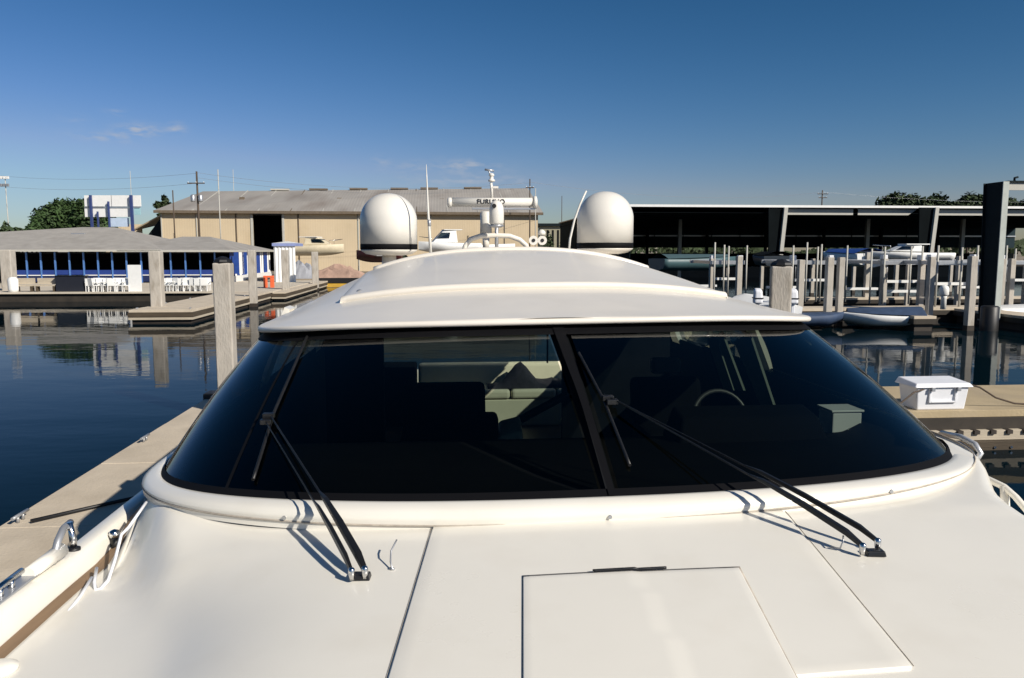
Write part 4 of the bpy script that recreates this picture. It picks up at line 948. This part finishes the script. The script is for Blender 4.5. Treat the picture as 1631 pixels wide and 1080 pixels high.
# right hand gable end with blue and white drapes
ug = u_r - .35
vv_ = [VF + .5 + i * .82 for i in range(20)]
dr = [blue, blue, white, blue, white, blue, blue, white, blue, blue, white, blue, blue, blue, white, white, blue, blue, white, white]
for i, v in enumerate(vv_):
    w_ = .32 if dr[i] is white else .78
    MB(M).add([(ug, v, ZQ + .55), (ug + .10, v + w_ * .5, ZQ + .55), (ug, v + w_, ZQ + .55), (ug, v + w_, ez_ - .2), (ug + .10, v + w_ * .5, ez_ - .2), (ug, v, ez_ - .2)], [(0, 1, 4, 5), (1, 2, 3, 4)]).build('drape', dr[i], rest, solid=.02)
MB(M).box(ug - .05, ug + .15, VF + .4, VF + 16.8, ZQ, ZQ + .54).build('low_wall', white, rest)
for i, px in enumerate((378, 386, 391)):
    a = atV(px, 430, VF + .5); MB(M).box(a.x - .2, a.x + .2, VF + .3, VF + .36, ZQ + .75, ez_ - .2).build('drape', blue if i != 1 else white, rest)
# white chairs
chair = thing('white_chair', (0, 0, 0), 'x', 'chair', 'white stacking chairs along the quay edge')
MB(Wd).box(-.23, .23, -.22, .22, .40, .45).build('seat', white, chair, .01)
MB(Wd).hexa([(-.23, .18, .45), (.23, .18, .45), (.23, .23, .45), (-.23, .23, .45), (-.22, .26, .9), (.22, .26, .9), (.22, .30, .9), (-.22, .30, .9)]).build('backrest', white, chair, .01)
for sx in (-1, 1):
    for sy in (-1, 1): MB(Wd).box(sx * .2 - .02, sx * .2 + .02, sy * .19 - .02, sy * .19 + .02, 0, .399).build('leg', white, chair)
    MB(Wd).box(sx * .24 - .02, sx * .24 + .02, -.2, .22, .62, .66).build('arm', white, chair)
k = 0
for (x0, x1, lab) in ((138, 198, 'one of the white chairs crowded left of the white board on the restaurant quay'), (258, 326, 'one of the white chairs crowded between the two near pilings on the restaurant quay')):
    n_ = 11
    for i in range(n_):
        px = x0 + (x1 - x0) * i / (n_ - 1)
        for row in (0, 1):
            q = M((uvpx(px, 55.9 + row * .8) + random.uniform(-.12, .12), 55.9 + row * .8 + random.uniform(-.1, .1), ZQ))
            rz = random.uniform(-.5, .5) + (math.pi if random.random() < .4 else 0)
            if k == 0: chair.location = q; chair.rotation_euler = (0, 0, rz); chair['label'] = lab
            else: copy_tree(chair, q, rz, lab)
            k += 1
q0, q1 = uvpx(203.5, 55.8), uvpx(224.5, 55.8)
tag(MB(M).box(q0, q1, 55.75, 55.83, ZQ, atV(213, 422, 55.8).z).build('white_board', white, None, .01), 'plain white upright board at the quay edge left of the pier piling', 'board')
q0, q1 = uvpx(88, 56), uvpx(134, 56)
bx_ = thing('black_planter', M(((q0 + q1) / 2, 56, ZQ)), 'long black box counter on the quay in front of the restaurant', 'counter')
MB(M).box(q0, q1, 55.9, 56.5, ZQ, ZQ + 1.05).build('box', mat('black_counter', (.008, .010, .018), .6), bx_, .02)
MB(M).box(q0 - .04, q1 + .04, 55.86, 56.54, ZQ + 1.051, ZQ + 1.10).build('counter_top', blackp, bx_, .01)
for i, (a, b_) in enumerate(((22, 50), (54, 86))):
    q0, q1 = uvpx(a, 56), uvpx(b_, 56)
    t_ = thing('wooden_bench', M(((q0 + q1) / 2, 56, ZQ)), ('tan wooden bench nearest the left edge of the quay', 'tan wooden bench next to the black counter')[i], 'bench', 'tan benches on the restaurant quay')
    MB(M).box(q0, q1, 55.9, 56.35, ZQ + .38, ZQ + .45).build('seat', lightbeam, t_)
    MB(M).box(q0, q1, 56.36, 56.42, ZQ + .5, ZQ + .92).build('backrest', lightbeam, t_)
    for u in (q0 + .1, q1 - .1): MB(M).box(u - .05, u + .05, 55.95, 56.35, ZQ, ZQ + .379).build('leg', fascia, t_)
q = uvpx(18, 55.7); tag(MB(M).lathe([(.30, 0), (.32, .2), (.32, .85), (.2, 1.0), (0, 1.02)], (q, 55.8, ZQ), 16).build('white_barrel', white), 'white drum beside the far left piling', 'drum')
q = uvpx(382, 60); oc = thing('orange_barrier', M((q, 57.4, ZQ)), 'small orange barrier by the blue draped end of the restaurant', 'barrier')
p_ = atV(420, 455, 61); x_, y_ = p_.x, 61
oc.location = M((x_, y_, ZQ))
for d in (0, .5): MB(M).box(x_ + d, x_ + d + .28, y_ - .1, y_ + .1, ZQ, ZQ + .75).build('barrier_leg', orange, oc, .03)
MB(M).box(x_, x_ + .78, y_ - .06, y_ + .06, ZQ + .76, ZQ + .9).build('barrier_top', orange, oc, .02)
# white tent beside
a, b_ = uvpx(437, 72), uvpx(471, 72); tn = thing('white_tent', M((a, 72, ZQ)), 'white walled canopy tent with a blue top edge beside the restaurant', 'tent')
zt_ = atV(450, 392, 72).z; n_ = 6
for i in range(n_):
    x0 = a + (b_ - a) * i / n_; x1 = a + (b_ - a) * (i + 1) / n_
    MB(M).add([(x0, 72, ZQ), ((x0 + x1) / 2, 71.88, ZQ), (x1, 72, ZQ), (x1, 72, zt_), ((x0 + x1) / 2, 71.92, zt_), (x0, 72, zt_)], [(0, 1, 4, 5), (1, 2, 3, 4)]).build('tent_wall', white, tn, solid=.02)
MB(M).box(a - .1, b_ + .1, 71.8, 75.5, zt_ + .002, zt_ + .25).build('tent_valance', mat('pale_blue_canvas', (.22, .27, .5), .8), tn)
MB(M).add([(a - .1, 71.8, zt_ + .255), (b_ + .1, 71.8, zt_ + .255), (b_ + .1, 75.5, zt_ + .255), (a - .1, 75.5, zt_ + .255), ((a + b_) / 2, 73.6, zt_ + .45)], [(0, 1, 4), (1, 2, 4), (2, 3, 4), (3, 0, 4)]).build('tent_roof', white, tn)

# ---- quay at the far middle: dark bulkhead, yellow boom, rubble
a = uvpx(507, 75.9); tag(MB(M).box(a, 7.9, 75.7, 75.95, ZQ - .25, ZQ + .22).build('dark_bulkhead', black), 'black timber bulkhead at the far end of the basin', 'bulkhead')
tag(MB(M).box(a, 7.9, 75.3, 75.65, ZQ - .62, ZQ - .3).build('yellow_boom', yellow), 'yellow fender strip along the foot of the black bulkhead', 'fender')
def mound(name, px, py, v, w_, h_, label, m, cat='rubble'):
    q = atV(px, py, v); rows = []
    for i in range(13):
        t = i / 12; rows.append([(q.x - w_ / 2 + w_ * t + random.uniform(-.1, .1), v - .8 + .2 * k, ZQ + .1 + h_ * math.sin(math.pi * t) ** .7 * math.sin(math.pi * k / 8) * random.uniform(.7, 1.15)) for k in range(9)])
    tag(MB(M).grid(rows, smooth=False).build(name, m), label, cat)
mound('rubble_pile', 540, 425, 78, 6, 1.3, 'pinkish rubble heap on the shore behind the black bulkhead', rubble)
mound('rubble_pile', 478, 428, 77.8, 3.5, 1.7, 'grey tarped heap on the shore right of the white tent', mat('grey_tarp', (.28, .29, .32), .8))

# ---- warehouse
WY0, WY1 = 101.0, 107.0
wl_ = atY(255, 335.5, WY0); wr_ = atY(857, 341, WY1); wa = math.atan2(wr_.y - wl_.y, wr_.x - wl_.x); WL = (wr_ - wl_).length
def WF(p): c_, s_ = math.cos(wa), math.sin(wa); return Vector((wl_.x + p[0] * c_ - p[1] * s_, wl_.y + p[0] * s_ + p[1] * c_, p[2]))
wh = thing('warehouse', WF((0, 0, .77)), 'long beige metal warehouse with a grey sloping roof and one open black doorway', 'warehouse')
def wpx(px):                                  # distance along the wall under a pixel column
    r_ = ray(px, 380); d = Vector((math.cos(wa), math.sin(wa))); # intersect 2D
    det = d.x * -r_[1] + r_[0] * d.y
    return ((-wl_.x) * -r_[1] + r_[0] * (-wl_.y)) / det
we = wl_.z; G0 = .77
cuts = [0, wpx(313), wpx(376), wpx(404), wpx(450), wpx(475), wpx(570), wpx(685), wpx(770), WL]
for i in range(len(cuts) - 1):
    if i == 3: continue
    MB(WF).box(cuts[i] + .03, cuts[i + 1] - .03, 0, .3, G0, we - .1).build('wall_panel', beigew, wh)
    MB(WF).box(cuts[i] + .05, cuts[i] + .17, -.12, -.01, G0, we - .35).build('downpipe', trim if i in (2, 5) else fasciam, wh)
MB(WF).box(cuts[3] - .3, cuts[3] + .0, -.1, -.005, G0, we - .4).build('door_jamb', fasciam, wh)
MB(WF).box(cuts[4], cuts[4] + .3, -.1, -.005, G0, we - .4).build('door_jamb', fasciam, wh)
MB(WF).box(cuts[3] - 3, cuts[4] + 3, .31, 12, G0 + .0, we - .05).add([], []).build('dark_bay', darkin, wh)
# open the bay front: replace by five sided shell
bpy.data.objects.remove(bpy.data.objects['dark_bay'])
for nm, bxx in (('bay_lining', (cuts[3] - 2, cuts[4] + 2, 11.9, 12, G0, we)), ('bay_lining', (cuts[3] - 2, cuts[3] - 1.9, .31, 11.9, G0, we)), ('bay_lining', (cuts[4] + 1.9, cuts[4] + 2, .31, 11.9, G0, we))): MB(WF).box(*bxx).build(nm, darkin, wh)
MB(WF).box(-.6, WL + .6, -.75, -.5, we - .32, we + .02).build('eave_gutter', trim, wh)
rz_ = atY(500, 305.5, 116).z; RD = 14
MB(WF).add([(-.6, -.6, we), (WL + .6, -.6, we), (WL + .6, RD, rz_ + .9), (1.8, RD, rz_)] + [(-.6, 2 * RD, we), (WL + .6, 2 * RD, we)], [(0, 1, 2, 3), (3, 2, 5, 4)]).build('roof', roofm, wh, solid=.15)
for i_ in range(1, 12):
    x_ = WL * i_ / 12
    MB(WF).hexa([(x_ - .06, -.6, we + .0), (x_ + .06, -.6, we + .0), (x_ + .06, RD, rz_ + .9 * x_ / WL), (x_ - .06, RD, rz_ + .9 * x_ / WL), (x_ - .05, -.6, we + .06), (x_ + .05, -.6, we + .06), (x_ + .05, RD, rz_ + .9 * x_ / WL + .06), (x_ - .05, RD, rz_ + .9 * x_ / WL + .06)]).build('roof_lap', trim if i_ % 4 == 0 else fasciam, wh)
MB(WF).add([(0, 0, we - .1), (1.9, RD, rz_ - .1), (0, 2 * RD, we - .1), (0, 2 * RD, G0), (0, 0, G0)], [(0, 1, 2, 3, 4)]).build('gable_wall', beigew, wh)
MB(WF).add([(WL, 0, we - .1), (WL, RD, rz_ + .8), (WL, 2 * RD, we - .1), (WL, 2 * RD, G0), (WL, 0, G0)], [(0, 1, 2, 3, 4)]).build('gable_wall', beigew, wh)
MB(WF).add([(-.05, 1, G0), (-4.2, 3, G0), (-4.2, 3, G0 + 2.6), (-.05, 1, we - .6)], [(0, 1, 2, 3)]).build('lean_to_painted_shade', tealdark, wh)  # dark sheet painted in as the shade below the lean-to roof
MB(WF).add([(-.1, 1.2, we - .5), (-4.6, 3.2, G0 + 5.2), (-4.6, 24, G0 + 7.4), (-.1, 24, we + 1.2)], [(0, 1, 2, 3)]).build('lean_to_roof', beigew, wh, solid=.15)
MB(WF).box(-9, -4.3, 6, 6.3, G0, G0 + 6.2).build('annex_wall', beigew, wh)
for px in (448, 508, 571, 636, 684, 755):
    q = atY(px, 304, 117.5); x = wpx(px) * 1.11
    x = (q.x - wl_.x) * math.cos(wa) + (q.y - wl_.y) * math.sin(wa)
    zz = rz_ + .9 * max(0, (x - 1.8)) / WL
    MB(WF).box(x - 1.3, x + 1.3, RD - .5, RD + .5, zz + .02, zz + .24).build('ridge_vent', fasciam if px == 448 else trim, wh)
for px, py in ((540, 322), (388, 319), (705, 326)):
    q = atY(px, py, 110); x = (q.x - wl_.x) * math.cos(wa) + (q.y - wl_.y) * math.sin(wa); y = 7; MB(WF).box(x - .3, x + .3, y - .3, y + .3, we + (rz_ - we) * y / RD, we + (rz_ - we) * y / RD + .5).build('roof_stack', trim, wh)
q = atY(240, 360, 101)

# ---- billboard
BB = 82.0
bb = thing('billboard_frame', atY(178, 400, BB).to_2d().to_3d() + Vector((0, 0, .7)), 'blank two tier white billboard panel held by dark blue posts', 'billboard')
def bpx(x0, x1, y0, y1, d0, d1, nm, m, Y=BB):
    a = atY(x0, y1, Y); c_ = atY(x1, y0, Y); MB(Wd).box(a.x, c_.x, Y + d0, Y + d1, a.z, c_.z).build(nm, m, bb)
bpx(134, 143, 311, 328.5, .1, .25, 'sign_panel', white)
bpx(143.3, 176.5, 311, 328.5, .1, .25, 'sign_panel', white); bpx(176.8, 208, 311, 328.5, .1, .25, 'sign_panel', white)
bpx(208.3, 222.5, 311, 328.5, .1, .25, 'sign_panel', white)
bpx(134.5, 172, 331, 345.5, .1, .25, 'sign_panel', white); bpx(172.3, 210, 331, 345.5, .1, .25, 'sign_panel', white); bpx(213.5, 222, 331, 342, .1, .25, 'sign_panel', mat('pale_teal', (.3, .5, .55), .6))
bpx(134, 222.5, 328.9, 330.6, .0, .2, 'catwalk', alum)
bpx(172, 203, 347, 361, .2, .3, 'sign_panel', mat('pale_blue_board', (.45, .55, .68), .7))
for x, w_, y0 in ((145, 3.2, 311), (209.5, 4, 311), (173.5, 2, 321), (156.5, 1.6, 337)):
    a = atY(x - w_ / 2, y0, BB); c_ = atY(x + w_ / 2, y0, BB); MB(Wd).box(a.x, c_.x, BB - .25, BB - .02, .7, a.z).build('post', mat('navy_steel', (.03, .05, .16), .5), bb)

# ---- poles, wires, lights
def pole(px, ytop, Y, wpx, label, m=wood, name='utility_pole', cat='pole', arms=(), lean=0, grp='utility poles'):
    t_ = atY(px, ytop, Y); w_ = wpx / F * Y / 2
    r_ = thing(name, (t_.x, Y, .7), label, cat, grp)
    MB(Wd).tube([(t_.x + lean, Y, .5), (t_.x, Y, t_.z)], [w_ * 1.15, w_ * .8], 10).build('shaft', m, r_)
    for y_, hw in arms:
        q = atY(px, y_, Y); MB(Wd).box(q.x - hw, q.x + hw, Y - w_ - .1, Y - w_ + .02, q.z - .06, q.z + .06).build('crossarm', m, r_)
        for s_ in (-1, 0, 1): MB(Wd).lathe([(.05, 0), (.06, .08), (0, .14)], (q.x + s_ * hw * .9, Y - w_ - .04, q.z + .061), 8).build('insulator', whitepl, r_)
    return r_
u1_ = pole(313, 273, 92, 3.4, 'thick wooden utility pole carrying two transformers in front of the warehouse', arms=((292, 1.0),))
for dx in (-5, 7):
    q = atY(313 + dx, 316, 92); MB(Wd).lathe([(.24, -.4), (.26, -.3), (.26, .35), (.1, .45), (0, .46)], (q.x, 91.9, q.z), 12).build('transformer', alum, u1_)
pole(275, 303, 88, 2.2, 'shorter dark pole left of the transformer pole')
pole(347, 270, 94, 1.8, 'slender pale pole right of the transformer pole', m=fasciam)
pole(844, 285, 99, 2.2, 'dark pole at the right end of the warehouse behind the radar', arms=((299, .5),))
pole(853, 300, 103, 1.6, 'faint pale pole beside the dark pole at the warehouse end', m=fasciam)
pole(895, 312, 150, 1.2, 'far thin pole left of the right satellite dome')
pole(1310, 303, 135, 2.2, 'short pole top showing above the shed roof', arms=((309, .9), (315, .7)))
pole(207, 272, 140, 1.0, 'faint pale mast above the billboard', m=fasciam)
pole(371, 270, 120, .9, 'faint thin pole above the middle of the warehouse roof', m=fasciam)
fl = pole(8, 283, 118, 1.6, 'floodlight mast with two lamp rows at the far left', m=fasciam, name='floodlight_mast', cat='light mast', grp=None)
for y_ in (283, 295):
    q = atY(8, y_, 118)
    for s_ in (-1, 0, 1): MB(Wd).box(q.x + s_ * .5 - .2, q.x + s_ * .5 + .2, 117.7, 117.9, q.z - .2, q.z + .2).build('lamp_head', white if y_ < 290 else alum, fl, .03)
wires = [((0, 280, 118), (313, 276, 92), .6), ((0, 297, 118), (313, 292, 92), .6), ((313, 275, 92), (844, 291, 99), 1.2), ((313, 283, 92), (844, 299, 99), 1.2), ((844, 290, 99), (1310, 306, 135), 1.4), ((1310, 306, 135), (1800, 318, 150), 1.0)]
for i, (a, b_, sag) in enumerate(wires):
    A, B = atY(*a), atY(*b_); P = [A.lerp(B, t / 16) - Vector((0, 0, sag * 4 * (t / 16) * (1 - t / 16))) for t in range(17)]
    tag(MB(Wd).tube(P, .013, 4, cap=False).build('power_line', alum), ('upper power line from the left edge to the transformer pole', 'lower power line from the left edge to the transformer pole', 'upper power line across the sky over the warehouse', 'lower power line across the sky over the warehouse', 'power line from the warehouse end across to the pole above the shed', 'power line running off right above the shed')[i], 'power line', 'power lines')

# ---- trees
def tree(px, ytop, Y, wpx, label, m=leaf, n=2600, seedv=1, zb=.7, lobes=7, leafs=.42, trunk=True, flat=1.0, name='tree', hzr=(.42, .74)):
    rnd = random.Random(seedv); t_ = atY(px, ytop, Y); Rw = wpx / F * Y / 2; Ht = t_.z - zb
    r_ = thing(name, (t_.x, Y, zb), label, 'tree', None)
    L_ = []
    for i in range(lobes):
        a = (i + .5) / lobes * 2 - 1
        rr_ = Rw * rnd.uniform(.30, .46); hz = Ht * rnd.uniform(*hzr) * (1 - .25 * abs(a) * (hzr[0] < .5))
        L_.append((t_.x + a * (Rw - rr_ * .9), Y + rnd.uniform(-.5, .5) * Rw, zb + hz, rr_, min(rr_ * flat, zb + Ht - (zb + hz))))
    L_.append((t_.x + rnd.uniform(-.1, .1) * Rw, Y, zb + Ht * .72, Rw * .42, Ht * .28))
    b_ = MB(Wd)
    for i in range(n):
        cx, cy, cz, rr_, rh = rnd.choice(L_)
        d = Vector((rnd.gauss(0, 1), rnd.gauss(0, 1), rnd.gauss(0, 1))).normalized(); k_ = rnd.uniform(.55, 1.04) if rnd.random() < .85 else rnd.uniform(1.0, 1.18)
        c_ = Vector((cx + d.x * rr_ * k_, cy + d.y * rr_ * k_, cz + d.z * rh * k_))
        if c_.z < zb + .15: continue
        s_ = leafs * rnd.uniform(.5, 1.2); a_ = Vector((rnd.gauss(0, 1), rnd.gauss(0, 1), rnd.gauss(0, 1) * .7)).normalized(); e_ = a_.cross(d + Vector((.1, .2, .3))).normalized()
        b_.add([c_ - a_ * s_, c_ + e_ * s_ * .55, c_ + a_ * s_, c_ - e_ * s_ * .55], [(0, 1, 2, 3)])
    b_.build('crown', m, r_, auto=False)
    tb = MB(Wd); tb.tube([(t_.x, Y, zb - .1), (t_.x + .1, Y, zb + Ht * .35), (t_.x + .05, Y, zb + Ht * .6)], [.28, .2, .1], 8)
    for i in range(4):
        l_ = L_[rnd.randrange(len(L_))]; tb.tube([(t_.x + .08, Y, zb + Ht * .3), (l_[0], l_[1], l_[2])], [.12, .04], 6)
    tb.build('trunk', wood, r_)
tree(116, 317, 88, 112, 'broad dark green tree behind the restaurant roof, left of the billboard', seedv=3, n=12000, lobes=12, hzr=(.5, .84), leafs=.3)
tree(62, 346, 84, 62, 'lighter green bush in front of the broad tree', seedv=5, n=5000, lobes=6, hzr=(.5, .8), leafs=.28)
tree(150, 346, 86, 50, 'low green tree below the billboard', leafd, seedv=6, n=4500, lobes=6, hzr=(.5, .84), leafs=.3)
tree(263, 309, 118, 30, 'small round dark tree at the left gable of the warehouse', leafd, seedv=8, n=2200, lobes=5, hzr=(.7, .85))
tree(8, 356, 95, 30, 'dark bush at the far left edge', leafd, seedv=9, n=1200, lobes=4)
q = atY(22, 352, 80); pt = thing('palm_tree', (q.x, 80, .7), 'small palm tree at the left edge above the restaurant roof', 'palm tree')
MB(Wd).tube([(q.x, 80, .7), (q.x + .1, 80, q.z - .8)], [.22, .16], 8).build('trunk', wood, pt)
rnd = random.Random(3)
for i in range(20):
    a = i / 20 * 2 * math.pi; e = rnd.uniform(.1, .9); L_ = 1.5; P = []
    rows = []
    for k_ in range(7):
        t = k_ / 6; x = math.cos(a) * L_ * t; y = math.sin(a) * L_ * t; z = q.z - .8 + e * 1.2 * t - 1.5 * t * t * (.5 + (1 - e)); w_ = .22 * math.sin(math.pi * min(.95, t + .12))
        rows.append([(q.x + .1 + x - math.sin(a) * w_, 80 + y + math.cos(a) * w_, z - .08), (q.x + .1 + x, 80 + y, z), (q.x + .1 + x + math.sin(a) * w_, 80 + y - math.cos(a) * w_, z - .08)])
    MB(Wd).grid(rows, smooth=False).build('frond', leafd, pt)
for i, (px, yt, w_) in enumerate(((1438, 306, 74), (1492, 309, 78), (1545, 309, 74), (1600, 311, 72), (1655, 314, 74))):
    tree(px, yt, 165, w_, ('leftmost dark tree above the shed roof', 'second dark tree above the shed roof', 'third dark tree above the shed roof, left of the steel column', 'dark tree showing right of the tall steel column', 'dark tree cut by the right edge of the view')[i], leafd, n=4200, seedv=20 + i, leafs=.6, lobes=9, hzr=(.72, .86))
for i, (px, yt, w_, Y) in enumerate(((875, 372, 34, 140), (905, 366, 40, 160), (700, 388, 30, 84), (640, 402, 34, 82))):
    tree(px, yt, Y, w_, ('low scrub right of the warehouse end', 'scrub behind the right dome', 'bush beside the parked white boat near the warehouse', 'dark scrub below the left dome')[i], leafd, n=900, seedv=40 + i, leafs=.3, lobes=4, name='bush')
# far treeline: one mass
b_ = MB(Wd); rnd = random.Random(77)
for i in range(9000):
    x = rnd.uniform(-420, 420); hh = 6 + 3 * math.sin(x * .03) + 2 * math.sin(x * .11 + 1); c_ = Vector((x, 420 + rnd.uniform(-12, 12), .8 + hh * rnd.random() ** .7)); s_ = rnd.uniform(.7, 1.7)
    a_ = Vector((rnd.gauss(0, 1), rnd.gauss(0, .4), rnd.gauss(0, 1))).normalized(); e_ = a_.cross(Vector((0, 1, .2))).normalized()
    b_.add([c_ - a_ * s_, c_ + e_ * s_, c_ + a_ * s_, c_ - e_ * s_], [(0, 1, 2, 3)])
tag(b_.build('far_treeline', leafd, auto=False), kind='stuff')

# ---- boats and vehicles ashore by the warehouse
ash = 'boats stored ashore by the warehouse'
boat(500, 392, 84, 6.6, 2.4, 'white cabin cruiser ashore between tent and left dome', mat('cream_hull', (.62, .54, .38), .5), -8, cabin=.8, group=ash, hgt=.9, name='stored_boat')
boat(715, 388, 84, 6.5, 2.6, 'white boat with a glass wheelhouse ashore, left of the radar mast', white, -165, cabin=1.3, group=ash, hgt=.9, name='stored_boat')
mb_ = boat(604, 402, 80, 4.6, 2.0, 'dark maroon boat ashore just below the left satellite dome', maroon, 182, group=ash, hgt=.9, cover=alum, name='stored_boat')
q = atY(605, 406, 78.7); MB(Wd).box(q.x - .35, q.x + .35, 78.85, 78.95, q.z - .1, q.z + .1).build('number_plate', white, mb_)
boat(770, 391, 86, 7, 2.6, 'white open boat ashore behind the arch rail', white, 10, group=ash, hgt=.8, name='stored_boat')
# small far buildings right of the warehouse
for i, (x0, x1, yt, Y, m_) in enumerate(((860, 893, 356, 170, tealdark), (30, 60, 366, 150, fasciam))):
    a = atY(x0, yt, Y); c_ = atY(x1, yt, Y); r_ = thing('far_building', ((a.x + c_.x) / 2, Y, .77), ('low dark roofed building between the warehouse and the shed', 'pale low building behind the palm tree')[i], 'building')
    MB(Wd).box(a.x, c_.x, Y, Y + 10, .77, a.z - .6).build('wall', (mat('pale_wall', (.3, .28, .2), .8), fasciam)[i], r_)
    MB(Wd).box(a.x - .5, c_.x + .5, Y - .6, Y + 10.5, a.z - .59, a.z).build('roof', (tealdark, roofm)[i], r_)
    for k_ in range(4):
        xx = a.x + (c_.x - a.x) * (k_ + .3) / 4; MB(Wd).box(xx, xx + (c_.x - a.x) * .1, Y - .03, Y - .001, 2.2, a.z - 1.4).build('window', darkin, r_)
